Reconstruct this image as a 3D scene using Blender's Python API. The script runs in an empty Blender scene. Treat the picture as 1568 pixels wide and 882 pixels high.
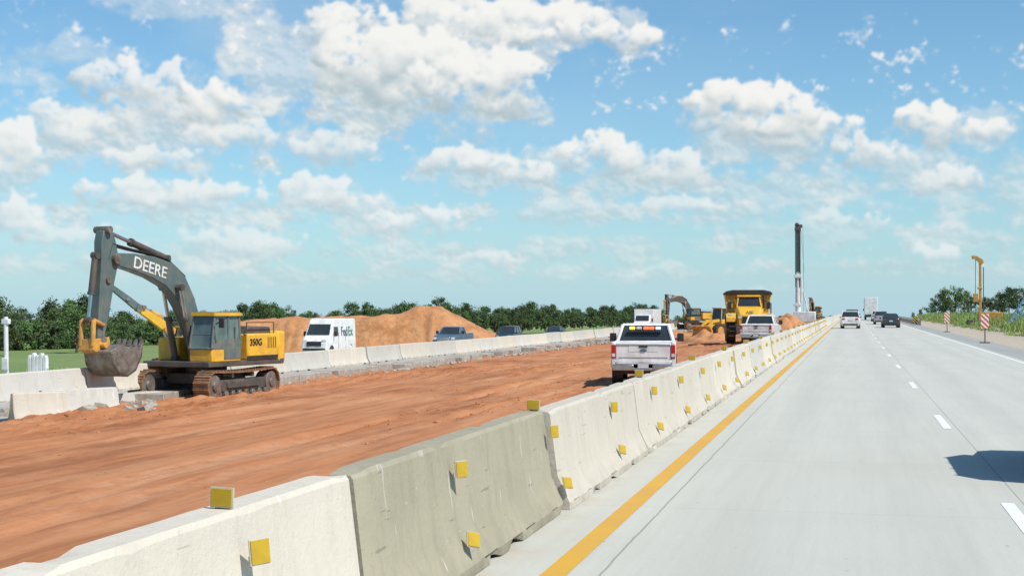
import bpy, bmesh, math, random
import numpy as np
from mathutils import Vector, Matrix, noise
random.seed(7)
R=random.random
def U(a,b): return a+(b-a)*random.random()
sc=bpy.context.scene
sc.view_settings.view_transform='Standard'; sc.view_settings.look='None'; sc.view_settings.exposure=0
F=2140.0; TH=math.radians(13.7); C=math.cos(TH); S=math.sin(TH); HC=1.95
def P(xp,zc):
    xc=(xp-784)/F*zc
    return (xc*C-zc*S, xc*S+zc*C)
# ------------------------------------------------------------ camera
cd=bpy.data.cameras.new('camera'); cam=bpy.data.objects.new('camera',cd); sc.collection.objects.link(cam)
cd.sensor_width=36; cd.lens=F/1568*36; cd.clip_end=40000; cd.clip_start=.1
cam.location=(0,0,HC); cam.rotation_euler=(math.radians(90)+math.atan(33/F),0,TH)
sc.camera=cam
# ------------------------------------------------------------ sun
SE=math.radians(52); SA=math.radians(114)
sv=Vector((math.cos(SE)*math.sin(SA),math.cos(SE)*math.cos(SA),math.sin(SE)))
ld=bpy.data.lights.new('sun','SUN'); ld.energy=5.0; ld.angle=math.radians(.55); ld.color=(1,.95,.86)
lo=bpy.data.objects.new('sun',ld); sc.collection.objects.link(lo); lo.rotation_euler=sv.to_track_quat('Z','Y').to_euler(); lo.location=(30,-20,60)
# ------------------------------------------------------------ node helpers
class NT:
    def __init__(s,nt): s.nt=nt; s.L=nt.links
    def n(s,t,**k):
        x=s.nt.nodes.new(t)
        for a,b in k.items(): setattr(x,a,b)
        return x
    def put(s,sock,v):
        if v is None: return
        if hasattr(v,'is_output'): s.L.new(v,sock)
        else: sock.default_value=v
    def m(s,op,a,b=None,c=None,clamp=False):
        x=s.n('ShaderNodeMath',operation=op); x.use_clamp=clamp
        for i,v in enumerate((a,b,c)):
            if v is not None: s.put(x.inputs[i],v)
        return x.outputs[0]
    def v(s,op,a,b=None,c=None,out=0):
        x=s.n('ShaderNodeVectorMath',operation=op)
        for i,v in enumerate((a,b,c)):
            if v is not None: s.put(x.inputs[i],v)
        return x.outputs[out]
    def mix(s,f,a,b):
        x=s.n('ShaderNodeMix',data_type='RGBA'); s.put(x.inputs[0],f); s.put(x.inputs[6],a); s.put(x.inputs[7],b); return x.outputs[2]
    def noise(s,vec,scale,detail=4,rough=.55,col=False,dist=0):
        x=s.n('ShaderNodeTexNoise'); s.put(x.inputs['Vector'],vec); x.inputs['Scale'].default_value=scale
        x.inputs['Detail'].default_value=detail; x.inputs['Roughness'].default_value=rough; x.inputs['Distortion'].default_value=dist
        return x.outputs[1 if col else 0]
    def mr(s,v,a,b,c=0,d=1,smooth=False):
        x=s.n('ShaderNodeMapRange'); 
        if smooth: x.interpolation_type='SMOOTHSTEP'
        s.put(x.inputs[0],v)
        for i,q in enumerate((a,b,c,d)): x.inputs[i+1].default_value=q
        return x.outputs[0]
def c4(c): return (c[0],c[1],c[2],1)
def newmat(name):
    m=bpy.data.materials.new(name); m.use_nodes=True; nt=m.node_tree
    return m,NT(nt),nt.nodes['Principled BSDF']
def pm(name,c1,c2=None,scale=3,rough=.6,metal=0,bump=0,bscale=None,stretch=(1,1,1),lo=.35,hi=.65,coat=0):
    m,t,b=newmat(name)
    b.inputs['Roughness'].default_value=rough; b.inputs['Metallic'].default_value=metal
    if coat: b.inputs['Coat Weight'].default_value=coat
    if c2 is None: c2=tuple(x*.75 for x in c1)
    g=t.n('ShaderNodeTexCoord').outputs['Object']
    g=t.v('MULTIPLY',g,stretch)
    nz=t.noise(g,scale,6,.6)
    t.L.new(t.mix(t.mr(nz,lo,hi),c4(c1),c4(c2)),b.inputs['Base Color'])
    if bump:
        bn=t.n('ShaderNodeBump'); bn.inputs['Strength'].default_value=bump; bn.inputs['Distance'].default_value=.05
        t.L.new(t.noise(g,bscale or scale*6,5,.6),bn.inputs['Height']); t.L.new(bn.outputs[0],b.inputs['Normal'])
    return m
def dusty(name,c1,dust,rough=.45,zlo=.2,zhi=2.6,amt=.6):
    m,t,b=newmat(name)
    tc=t.n('ShaderNodeTexCoord').outputs['Object']; sx=t.n('ShaderNodeSeparateXYZ'); t.L.new(tc,sx.inputs[0])
    n=t.noise(tc,2.3,6,.65); n2=t.noise(t.v('MULTIPLY',tc,(3,3,.5)),2.5,5,.6)
    c=t.mix(t.mr(n,.4,.65),c4(c1),c4(tuple(v*.82 for v in c1)))
    f=t.m('MULTIPLY',t.mr(sx.outputs[2],zlo,zhi,1,.25),t.mr(t.m('ADD',n,t.m('MULTIPLY',n2,.5)),.62,.9))
    c=t.mix(t.m('MULTIPLY',f,amt),c,c4(dust)); t.L.new(c,b.inputs['Base Color'])
    t.L.new(t.mr(f,0,1,rough,.85),b.inputs['Roughness'])
    return m
M={}
M['white']=dusty('white_paint',(.80,.80,.79),(.46,.36,.28),.28,.3,1.3,.75)
M['glass']=pm('dark_glass',(.025,.032,.036),(.04,.05,.055),1,.06)
M['cabglass']=pm('cab_glass',(.07,.11,.11),(.17,.23,.22),1.1,.08)
M['tire']=pm('tire_rubber',(.02,.02,.02),(.08,.055,.04),6,.85)
M['black']=pm('black_plastic',(.02,.02,.02),(.035,.03,.028),5,.5)
M['chrome']=pm('chrome',(.55,.56,.57),(.4,.4,.4),3,.22,.9)
M['steel']=pm('worn_steel',(.30,.27,.24),(.16,.12,.09),4,.5,.5,.2,20)
M['red']=pm('tail_light_red',(.45,.02,.02),(.3,.01,.01),3,.25)
M['amber']=pm('amber_plastic',(.7,.25,.03),None,3,.3)
M['yellow']=dusty('machine_yellow',(.78,.44,.03),(.42,.22,.10),.4)
M['dyel']=pm('dusty_yellow',(.66,.34,.05),(.40,.20,.07),3,.6,bump=.1)
M['boom']=dusty('boom_grey_green',(.08,.13,.13),(.30,.24,.18),.36,1,7,.5)
M['dgrey']=pm('dark_grey_steel',(.05,.055,.055),(.12,.09,.07),3,.6)
M['track']=pm('track_steel',(.15,.095,.06),(.36,.18,.09),5,.8,.1,.4,20)
M['orange']=pm('orange_plastic',(.75,.2,.03),(.6,.16,.04),3,.5)
M['bark']=pm('bark',(.11,.085,.06),(.06,.045,.035),4,.9,bump=.5)
M['silver']=pm('silver_paint',(.42,.44,.45),(.36,.38,.39),2,.25,.5,coat=.4)
M['bluep']=pm('blue_grey_paint',(.12,.2,.27),(.10,.16,.22),2,.28,.3,coat=.4)
M['teal']=pm('dark_teal_paint',(.03,.07,.08),(.03,.05,.06),2,.28,.3,coat=.4)
M['dark']=pm('dark_paint',(.03,.035,.04),(.045,.05,.055),2,.28,.2,coat=.4)
M['wsteel']=pm('white_steel',(.75,.77,.76),(.55,.55,.52),2,.5)
M['purple']=pm('purple_vinyl',(.16,.15,.22),None,3,.4)
M['green']=pm('green_vinyl',(.10,.32,.22),None,3,.4)
M['plate']=pm('licence_plate',(.7,.72,.72),(.4,.45,.5),30,.4)
M['chest']=pm('blue_steel',(.2,.38,.5),(.3,.45,.52),4,.5,.3)
def emis(name,c,st):
    m,t,b=newmat(name); b.inputs['Base Color'].default_value=c4(c); b.inputs['Emission Color'].default_value=c4(c); b.inputs['Emission Strength'].default_value=st; return m
M['lr']=emis('beacon_red',(1,.08,.03),3); M['lb']=emis('beacon_blue',(.25,.3,1),3); M['la']=emis('beacon_amber',(1,.4,.05),3.5)
M['hl']=pm('headlight',(.7,.72,.74),(.5,.5,.5),8,.1)
# ------------------------------------------------------------ mesh builder
def empty(name,loc=(0,0,0),rz=0,s=1):
    e=bpy.data.objects.new(name,None); sc.collection.objects.link(e); e.location=loc; e.rotation_euler=(0,0,rz); e.scale=(s,s,s); e.empty_display_size=.3
    return e
class MB:
    def __init__(s): s.bm=bmesh.new()
    def add(s,vs,fs):
        v=[s.bm.verts.new(p) for p in vs]
        for f in fs:
            try: s.bm.faces.new([v[i] for i in f])
            except ValueError: pass
        return v
    def box(s,cx,cy,cz,sx,sy,sz,mt=None):
        vs=[]
        for z in (-1,1):
            for y in (-1,1):
                for x in (-1,1):
                    p=Vector((x*sx/2,y*sy/2,z*sz/2))
                    if mt is not None: p=mt@p
                    vs.append((cx+p[0],cy+p[1],cz+p[2]))
        s.add(vs,[(0,2,3,1),(4,5,7,6),(0,1,5,4),(2,6,7,3),(0,4,6,2),(1,3,7,5)]); return s
    def prism(s,poly,a,b,ax='y'):
        n=len(poly); vs=[]
        for t in (a,b):
            for p in poly:
                vs.append({'y':(p[0],t,p[1]),'x':(t,p[0],p[1]),'z':(p[0],p[1],t)}[ax])
        fs=[tuple(range(n)),tuple(range(2*n-1,n-1,-1))]+[(i,(i+1)%n,n+(i+1)%n,n+i) for i in range(n)]
        s.add(vs,fs); return s
    def frus(s,b,t,zb,zt):
        vs=[(b[0],b[2],zb),(b[1],b[2],zb),(b[1],b[3],zb),(b[0],b[3],zb),(t[0],t[2],zt),(t[1],t[2],zt),(t[1],t[3],zt),(t[0],t[3],zt)]
        s.add(vs,[(3,2,1,0),(4,5,6,7)]+[(i,(i+1)%4,4+(i+1)%4,4+i) for i in range(4)]); return vs
    def cyl(s,p1,p2,r,n=16,r2=None):
        if r2 is None: r2=r
        p1=Vector(p1); p2=Vector(p2); q=(p2-p1).to_track_quat('Z','Y')
        vs=[]
        for p,rr in ((p1,r),(p2,r2)):
            for i in range(n):
                a=2*math.pi*i/n; vs.append(p+q@Vector((math.cos(a)*rr,math.sin(a)*rr,0)))
        s.add(vs,[tuple(range(n-1,-1,-1)),tuple(range(n,2*n))]+[(i,(i+1)%n,n+(i+1)%n,n+i) for i in range(n)]); return s
    def loft(s,secs):
        n=len(secs[0]); vs=[p for q in secs for p in q]; fs=[tuple(range(n)),tuple(range(len(vs)-1,len(vs)-n-1,-1))]
        for k in range(len(secs)-1):
            for i in range(n):
                j=(i+1)%n; fs.append((k*n+i,k*n+j,(k+1)*n+j,(k+1)*n+i))
        s.add(vs,fs); return s
    def strip(s,pts,y0,y1):
        top=[];bot=[]
        for i,p in enumerate(pts):
            a=pts[max(0,i-1)]; b=pts[min(len(pts)-1,i+1)]
            d=Vector((b[0]-a[0],b[1]-a[1])).normalized(); nn=Vector((-d[1],d[0]))
            top.append((p[0]+nn[0]*p[2],p[1]+nn[1]*p[2])); bot.append((p[0]-nn[0]*p[2],p[1]-nn[1]*p[2]))
        s.prism(top+bot[::-1],y0,y1,'y'); return s
    def obj(s,name,mat,parent=None,bevel=0,smooth=True,ang=.6,loc=None):
        bmesh.ops.recalc_face_normals(s.bm,faces=s.bm.faces)
        me=bpy.data.meshes.new(name); s.bm.to_mesh(me); s.bm.free()
        me.materials.append(mat)
        if smooth:
            for p in me.polygons: p.use_smooth=True
            me.set_sharp_from_angle(angle=ang)
        o=bpy.data.objects.new(name,me); sc.collection.objects.link(o)
        if parent: o.parent=parent
        if loc: o.location=loc
        if bevel:
            b=o.modifiers.new('bevel','BEVEL'); b.width=bevel; b.segments=2; b.limit_method='ANGLE'; b.angle_limit=.6
        return o
def inst(name,me,loc,rz=0,s=1,parent=None):
    o=bpy.data.objects.new(name,me); sc.collection.objects.link(o); o.location=loc; o.rotation_euler=(0,0,rz)
    o.scale=s if isinstance(s,tuple) else (s,s,s)
    if parent: o.parent=parent
    return o
def text(name,body,size,mat,loc,rot,parent,ext=.004):
    cu=bpy.data.curves.new(name,'FONT'); cu.body=body; cu.size=size; cu.extrude=ext; cu.offset=size*.012; cu.align_x='CENTER'; cu.align_y='CENTER'; cu.materials.append(mat)
    o=bpy.data.objects.new(name,cu); sc.collection.objects.link(o); o.location=loc; o.parent=parent
    o.rotation_euler=rot
    return o
def ss(a,b,x):
    t=max(0,min(1,(x-a)/(b-a))); return t*t*(3-2*t)
def pl(x,pts):
    if x<=pts[0][0]: return pts[0][1]
    for a,b in zip(pts,pts[1:]):
        if x<=b[0]: return a[1]+(b[1]-a[1])*(x-a[0])/(b[0]-a[0])
    return pts[-1][1]
# ------------------------------------------------------------ terrain
def crest(y):
    if y<290: return 0
    d=y-290
    return -min(.00006*d*d, .012*d)
def gz(x,y):
    z=pl(x,[(-400,-7),(-155,-5.9),(-95,-5.7),(-60,-2.9),(-40,-1.55),(-25,-1.5),(-23,-1.2),(-16,-.95),(-6.5,-.38),(-3.3,-.1),(7.5,-.08),(11,-.1),(15,.35),(22,.7),(60,.6),(200,-3),(600,-6)])
    far=-max(0,.0066*math.hypot(x,y))-3
    t=ss(350,900,y); t=max(t,ss(400,900,abs(x)))
    return z*(1-t)+min(far,-3)*t+crest(y)*(1-t)
def gridmesh(name,xs,ys,zf,mat,smooth=True):
    vs=[(x,y,zf(x,y)) for y in ys for x in xs]; n=len(xs); fs=[]
    for j in range(len(ys)-1):
        for i in range(n-1):
            a=j*n+i; fs.append((a,a+1,a+n+1,a+n))
    me=bpy.data.meshes.new(name); me.from_pydata(vs,[],fs); me.materials.append(mat)
    for p in me.polygons: p.use_smooth=smooth
    o=bpy.data.objects.new(name,me); sc.collection.objects.link(o); return o
def rng(a,b,st):
    n=max(1,int(round((b-a)/st))); return [a+(b-a)*i/n for i in range(n)]
def ground_mat():
    m,t,b=newmat('ground_grass'); b.inputs['Roughness'].default_value=.95
    p=t.n('ShaderNodeNewGeometry').outputs['Position']
    n1=t.noise(p,.05,5,.6); n2=t.noise(p,.6,6,.7); n3=t.noise(p,6,4,.7)
    c=t.mix(t.mr(n1,.4,.6),(.13,.21,.05,1),(.19,.26,.07,1))
    c=t.mix(t.mr(n2,.42,.65),c,(.24,.27,.10,1))
    c=t.mix(t.m('MULTIPLY',t.mr(n3,.4,.6),.4),c,(.07,.12,.03,1))
    sx=t.n('ShaderNodeSeparateXYZ'); t.L.new(p,sx.inputs[0])
    xw=t.m('ADD',sx.outputs[0],t.m('MULTIPLY',t.m('SUBTRACT',t.noise(p,.35,5,.65),.5),5))
    g=t.m('MULTIPLY',t.mr(xw,13.0,13.8,1,0),t.mr(sx.outputs[0],7,7.2))
    c=t.mix(g,c,t.mix(t.mr(n3,.4,.62),(.50,.44,.35,1),(.36,.29,.22,1)))
    t.L.new(c,b.inputs['Base Color'])
    bn=t.n('ShaderNodeBump'); bn.inputs['Strength'].default_value=.5; bn.inputs['Distance'].default_value=.1; t.L.new(n3,bn.inputs['Height']); t.L.new(bn.outputs[0],b.inputs['Normal'])
    return m
TRK=((-5.9,.28),(-8.0,.28),(-9.9,.30),(-12.0,.30),(-14.2,.42),(-16.8,.42))
def dirt_mat(name='red_dirt',mound=False):
    m,t,b=newmat(name); b.inputs['Roughness'].default_value=.95
    b.inputs['Specular IOR Level'].default_value=.2
    p=t.n('ShaderNodeNewGeometry').outputs['Position']
    ps=t.v('MULTIPLY',p,(1,.07,1) if not mound else (1,1,.6))
    pm2=t.v('MULTIPLY',p,(1,.30,1))
    n1=t.noise(ps,.55,6,.6,dist=.6); n2=t.noise(pm2,.45,8,.62); n3=t.noise(p,5,6,.7); n4=t.noise(ps,2.6,5,.6); n5=t.noise(p,.16,4,.55)
    if mound: A,B_,D,E,G_=(.45,.20,.085),(.50,.255,.12),(.29,.12,.05),(.54,.31,.16),(.23,.095,.045)
    else: A,B_,D,E,G_=(.425,.165,.066),(.455,.20,.092),(.235,.082,.034),(.54,.29,.16),(.20,.072,.03)
    c=t.mix(t.mr(n1,.35,.65),c4(A),c4(B_))
    c=t.mix(t.m('MULTIPLY',t.mr(n2,.50,.63),.75),c,c4(D))
    c=t.mix(t.m('MULTIPLY',t.mr(n5,.5,.68),.40),c,c4((.50,.25,.13)))
    c=t.mix(t.m('MULTIPLY',t.mr(n4,.52,.66),.45),c,c4(E))
    c=t.mix(t.m('MULTIPLY',t.mr(n4,.46,.34),.42),c,c4(D))
    h=t.m('ADD',t.m('MULTIPLY',n3,.4),t.m('ADD',n4,t.m('MULTIPLY',n2,1.0)))
    if not mound:
        sx=t.n('ShaderNodeSeparateXYZ'); t.L.new(p,sx.inputs[0]); X,Y=sx.outputs[0],sx.outputs[1]
        acc=None; wob=t.m('MULTIPLY',t.m('SUBTRACT',t.noise(p,.8,3,.5),.5),.5)
        for x0,w in TRK:
            ctr=t.m('ADD',t.m('MULTIPLY',t.m('SINE',t.m('ADD',t.m('MULTIPLY',Y,.035),x0)),1.2),x0)
            d=t.m('ABSOLUTE',t.m('SUBTRACT',t.m('ADD',X,wob),ctr)); f=t.mr(d,w*.6,w*1.25,1,0,True)
            acc=f if acc is None else t.m('MAXIMUM',acc,f)
        brk=t.mr(t.noise(p,1.3,5,.7),.40,.60)
        fm=t.m('MULTIPLY',t.m('MULTIPLY',acc,t.mr(n5,.38,.58,.1,1)),brk)
        c=t.mix(t.m('MULTIPLY',fm,.38),c,(.58,.33,.20,1))
        tr_=t.mr(t.noise(t.v('MULTIPLY',p,(2,9,1)),1,3,.5),.45,.6); h=t.m('ADD',h,t.m('MULTIPLY',t.m('MULTIPLY',fm,tr_),-.35))
    c=t.mix(t.m('MULTIPLY',t.mr(n3,.5,.7),.28),c,c4(G_))
    t.L.new(c,b.inputs['Base Color'])
    bn=t.n('ShaderNodeBump'); bn.inputs['Strength'].default_value=.5; bn.inputs['Distance'].default_value=.07
    t.L.new(h,bn.inputs['Height']); t.L.new(bn.outputs[0],b.inputs['Normal'])
    return m
MG=ground_mat(); MD=dirt_mat(); MDM=dirt_mat('red_dirt_mound',True)
xs=[-6000,-3000,-1500,-900,-600]+rng(-400,-60,12)+rng(-60,-25,2.5)+[-25,-24.2,-23.9,-20,-16,-12,-8,-6.5,-4,-3.3,-3.2,0,4,7.5]+rng(8,30,.8)+rng(30,100,6)+[100,150,200,300,450,600,900,1500,3000,6000]
ys=[-400,-100,-30]+rng(-10,120,3)+rng(120,400,6)+rng(400,1000,25)+[1000,1300,1800,2500,4000,8000]
def gg(x,y):
    z=gz(x,y)
    if -24<x<-3.2 and y<345: z-=.6
    elif -39.5<x<7.6: z-=.15
    if x>11: z+=.25*noise.noise(Vector((x*.2,y*.1,3)))*ss(11,14,x)
    return z
ground=gridmesh('ground',xs,ys,gg,MG)
def dz(x,y):
    z=gz(x,y)
    e=ss(-2.9,-4.2,x)
    z+=e*(.09*noise.noise(Vector((x*.9,y*.08,1.3)))+.035*noise.noise(Vector((x*2.2,y*.6,7)))+.03*noise.noise(Vector((x*3.5,y*.18,4))))
    rough=ss(.0,.30,noise.noise(Vector((x*.16+4,y*.07,9))))+ss(-17,-22,x)*.8
    if y<100: z+=e*rough*(.13*abs(noise.noise(Vector((x*2.2,y*1.6,2))))+.05*noise.noise(Vector((x*3.3,y*3.0,6))))
    if y<130:
        for x0,w in TRK:
            d=abs(x-x0-1.2*math.sin(y*.035+x0)); 
            if d<w*2.2:
                am=.5+.5*noise.noise(Vector((x0,y*.12,0)))+.3
                z+=e*am*(-.06*math.exp(-(d/w)**4)+.03*math.exp(-((d-w*1.35)/w*3)**2))
    return z
xs=rng(-24.0,-2.9,.14)+[-2.9]; ys=rng(-4,75,.19)+rng(75,130,.5)+rng(130,345,2)+[345]
dirt=gridmesh('dirt_ground',xs,ys,dz,MD)
def mound():
    a=rng(-34,3,.3); d=rng(-10,22,.5); vs=[];n=len(a)
    for j in d:
        for i in a:
            zc=140+j; xp=784+i/140*F
            ridge=pl(xp,[(270,-2),(330,.3),(410,.95),(560,1.15),(610,1.35),(640,2.1),(668,2.15),(700,1.1),(740,-.2),(775,-1.3),(800,-2.6)])
            w=ss(-9,-3.0,j+1.6*noise.noise(Vector((i*.25,j*.1,0))))*(1-ss(10,22,j))
            z=-3.2+(ridge+3.2)*w
            x,y=i*C-zc*S,i*S+zc*C
            z+=.35*noise.noise(Vector((i*.45,j*.35,2)))*w-.6*abs(noise.noise(Vector((i*.9,j*.12,5))))*w*(1-w)*4+.14*noise.noise(Vector((i*1.6,j*1.2,2)))*w
            vs.append((x,y,z))
    fs=[(q*n+i,q*n+i+1,q*n+n+i+1,q*n+n+i) for q in range(len(d)-1) for i in range(n-1)]
    me=bpy.data.meshes.new('dirt_mound'); me.from_pydata(vs,[],fs); me.materials.append(MDM)
    for p in me.polygons: p.use_smooth=True
    o=bpy.data.objects.new('dirt_mound',me); sc.collection.objects.link(o)
mound()
def clods():
    mb=MB()
    for k in range(3200):
        y=U(16,70) if R()<.8 else U(70,110); x=-U(4.5,23)
        if noise.noise(Vector((x*.16+4,y*.07,9)))<.03 and R()<.90 and x>-19: continue
        s=U(.012,.04)*(1.9 if R()<.06 else 1); z=dz(x,y)
        vs=[Vector((a,b,c))*s*U(.7,1.3) for a,b,c in ((1,0,0),(0,1,0),(-1,0,0),(0,-1,0),(0,0,.7),(0,0,-.6))]
        rot=Matrix.Rotation(U(0,6),3,'Z')@Matrix.Rotation(U(-.5,.5),3,'X')
        mb.add([tuple(rot@v+Vector((x,y,z+s*.15))) for v in vs],[(0,1,4),(1,2,4),(2,3,4),(3,0,4),(1,0,5),(2,1,5),(3,2,5),(0,3,5)])
    mb.obj('dirt_clods',MD,smooth=False)
clods()
# ------------------------------------------------------------ road
def road_mat(name,base,var,joints=True):
    m,t,b=newmat(name); b.inputs['Roughness'].default_value=.8
    p=t.n('ShaderNodeNewGeometry').outputs['Position']; sx=t.n('ShaderNodeSeparateXYZ'); t.L.new(p,sx.inputs[0]); X,Y=sx.outputs[0],sx.outputs[1]
    n1=t.noise(t.v('MULTIPLY',p,(1,.06,1)),1.3,6,.6); n2=t.noise(p,.35,6,.6); n3=t.noise(p,25,4,.7); n4=t.noise(t.v('MULTIPLY',p,(1,.03,1)),9,4,.6)
    c=t.mix(t.mr(n1,.35,.65),c4(base),c4(var))
    c=t.mix(t.m('MULTIPLY',t.mr(n2,.45,.7),.5),c,c4(tuple(v*.86 for v in base)))
    c=t.mix(t.m('MULTIPLY',t.mr(n3,.4,.7),.22),c,c4(tuple(v*.6 for v in base)))
    c=t.mix(t.m('MULTIPLY',t.mr(n4,.45,.7),.18),c,c4(tuple(v*.7 for v in base)))
    if joints:
        fl=t.m('FLOOR',t.m('DIVIDE',Y,4.6)); wn=t.n('ShaderNodeTexWhiteNoise',noise_dimensions='1D'); t.L.new(fl,wn.inputs['W'])
        c=t.mix(t.m('MULTIPLY',wn.outputs[0],.10),c,c4(tuple(v*.7 for v in base)))
        fy=t.m('FRACT',t.m('DIVIDE',Y,4.6)); js=t.m('MULTIPLY',t.m('LESS_THAN',fy,.003),.55)
        wob=t.m('MULTIPLY',t.m('SUBTRACT',t.noise(p,.7,4,.7),.5),.05)
        Xw=t.m('ADD',X,wob)
        for xj,w in ((-1.82,.010),(1.66,.008),(5.2,.010)):
            js=t.m('MAXIMUM',js,t.m('LESS_THAN',t.m('ABSOLUTE',t.m('SUBTRACT',Xw if xj<-1 else X,xj)),w))
        c=t.mix(t.m('MULTIPLY',js,.6),c,(.18,.17,.15,1))
        for xw in (-1.0,.75,2.6,4.4):
            wp=t.mr(t.m('ABSOLUTE',t.m('SUBTRACT',X,xw)),.05,.55,1,0,True)
            c=t.mix(t.m('MULTIPLY',wp,.12),c,c4(tuple(v*.6 for v in base)))
        # small tar spots and scuffs
        sp=t.m('MULTIPLY',t.mr(t.noise(p,7,3,.5),.72,.74),.45); c=t.mix(sp,c,(.22,.21,.19,1))
        ds=t.m('MULTIPLY',t.mr(X,-2.75,-2.2,.5,0),t.mr(t.noise(p,1.6,5,.7),.42,.66)); c=t.mix(ds,c,(.42,.32,.22,1))
    t.L.new(c,b.inputs['Base Color'])
    bn=t.n('ShaderNodeBump'); bn.inputs['Strength'].default_value=.25; bn.inputs['Distance'].default_value=.01; t.L.new(n3,bn.inputs['Height']); t.L.new(bn.outputs[0],b.inputs['Normal'])
    return m
MR=road_mat('road_concrete',(.535,.535,.475),(.485,.485,.43))
MR2=road_mat('shoulder_asphalt',(.38,.38,.35),(.31,.31,.29),False)
MR3=road_mat('old_concrete',(.46,.45,.41),(.40,.38,.33),False)
yr=[-30]+rng(-10,600,10)+[600]
def sheet(name,x0,x1,zf,mat,ys=yr,nx=2):
    xs=[x0+(x1-x0)*i/nx for i in range(nx+1)]
    return gridmesh(name,xs,ys,zf,mat)
sheet('road',-3.35,6.35,lambda x,y:crest(y),MR)
sheet('road_shoulder',6.35,8.0,lambda x,y:crest(y)-.01,MR2)
sheet('oncoming_road',-39,-24.75,lambda x,y:-1.45+crest(y),MR3)
def paint(name,c,c2,thr=.60):
    m,t,b=newmat(name); b.inputs['Roughness'].default_value=.6
    p=t.n('ShaderNodeNewGeometry').outputs['Position']
    n=t.noise(p,14,6,.75); n2=t.noise(p,1.2,5,.6)
    cc=t.mix(t.mr(n2,.35,.65),c4(c),c4(c2)); cc=t.mix(t.m('MULTIPLY',t.mr(n,thr,thr+.1),.7),cc,(.48,.48,.42,1)); t.L.new(cc,b.inputs['Base Color']); return m
MY=paint('yellow_road_paint',(.62,.35,.03),(.56,.31,.05)); MW=paint('white_road_paint',(.80,.80,.78),(.70,.70,.67))
ln=empty('road_markings')
o=sheet('yellow_edge_line',-2.24,-2.05,lambda x,y:crest(y)+.004,MY); o.parent=ln
o=sheet('white_edge_line',6.0,6.13,lambda x,y:crest(y)+.004,MW); o.parent=ln
mb=MB()
for k in range(-1,40):
    y0=15.2+12.1*k-3.05+(-.3)
    mb.add([(1.44,y0,.004+crest(y0)),(1.57,y0,.004+crest(y0)),(1.57,y0+3.05,.004+crest(y0+3)),(1.44,y0+3.05,.004+crest(y0+3))],[(0,1,2,3)])
mb.obj('white_lane_dashes',MW,ln)
for xx in (-27.2,-31.0,-36.2):
    o=sheet('oncoming_line',xx,xx+.13,lambda x,y:crest(y)-1.446,MW); o.parent=ln
# ------------------------------------------------------------ barriers
def conc(name,base,var,stain,g=1):
    m,t,b=newmat(name); b.inputs['Roughness'].default_value=.85
    tc=t.n('ShaderNodeTexCoord').outputs['Object']; oi=t.n('ShaderNodeObjectInfo')
    p=t.n('ShaderNodeNewGeometry').outputs['Position']
    sx=t.n('ShaderNodeSeparateXYZ'); t.L.new(tc,sx.inputs[0])
    n1=t.noise(p,1.1,7,.6); n2=t.noise(t.v('MULTIPLY',p,(4,4,.6)),1.6,6,.65); n3=t.noise(p,18,5,.7); n4=t.noise(p,5,5,.7)
    c=t.mix(t.mr(n1,.35,.65),c4(base),c4(var))
    c=t.mix(t.m('MULTIPLY',t.mr(n2,.50,.68),.45*g),c,c4(stain))
    low=t.m('MULTIPLY',t.mr(sx.outputs[2],.02,.22,1,0),t.mr(n4,.38,.62))
    c=t.mix(t.m('MULTIPLY',low,.45),c,c4(tuple(v*.62 for v in stain)))
    c=t.mix(t.m('MULTIPLY',t.mr(n4,.66,.70),.40),c,(.66,.65,.60,1))
    c=t.mix(t.m('MULTIPLY',t.mr(n3,.65,.71),.4*g),c,c4(tuple(v*.5 for v in stain)))
    rt=t.n('ShaderNodeMapping'); t.L.new(p,rt.inputs[0]); rt.inputs['Rotation'].default_value=(.9,0,0); rt.inputs['Scale'].default_value=(1,.9,9)
    sc1=t.noise(rt.outputs[0],2.2,3,.5); c=t.mix(t.m('MULTIPLY',t.mr(sc1,.68,.70),.5*g),c,c4(tuple(v*.55 for v in stain)))
    rt2=t.n('ShaderNodeMapping'); t.L.new(p,rt2.inputs[0]); rt2.inputs['Rotation'].default_value=(-.15,0,0); rt2.inputs['Scale'].default_value=(1,5,.8)
    sc2=t.noise(rt2.outputs[0],2.0,3,.5); c=t.mix(t.m('MULTIPLY',t.mr(sc2,.69,.72),.5),c,(.68,.67,.62,1))
    hv=t.n('ShaderNodeHueSaturation'); t.L.new(t.mr(oi.outputs['Random'],0,1,.88,1.06),hv.inputs['Value']); t.L.new(c,hv.inputs['Color'])
    t.L.new(hv.outputs[0],b.inputs['Base Color'])
    bn=t.n('ShaderNodeBump'); bn.inputs['Strength'].default_value=.4; bn.inputs['Distance'].default_value=.02
    t.L.new(t.m('ADD',n3,n4),bn.inputs['Height']); t.L.new(bn.outputs[0],b.inputs['Normal']); return m
MC1=conc('barrier_concrete_cream',(.575,.53,.445),(.53,.485,.41),(.43,.385,.31),.85)
MC2=conc('barrier_concrete_olive',(.385,.35,.255),(.335,.305,.22),(.255,.23,.165))
MC3=conc('barrier_concrete_grey',(.55,.53,.475),(.50,.48,.43),(.40,.365,.305),.85)
MC4=conc('footing_concrete',(.46,.43,.38),(.38,.35,.30),(.26,.20,.15),1.3)
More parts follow.
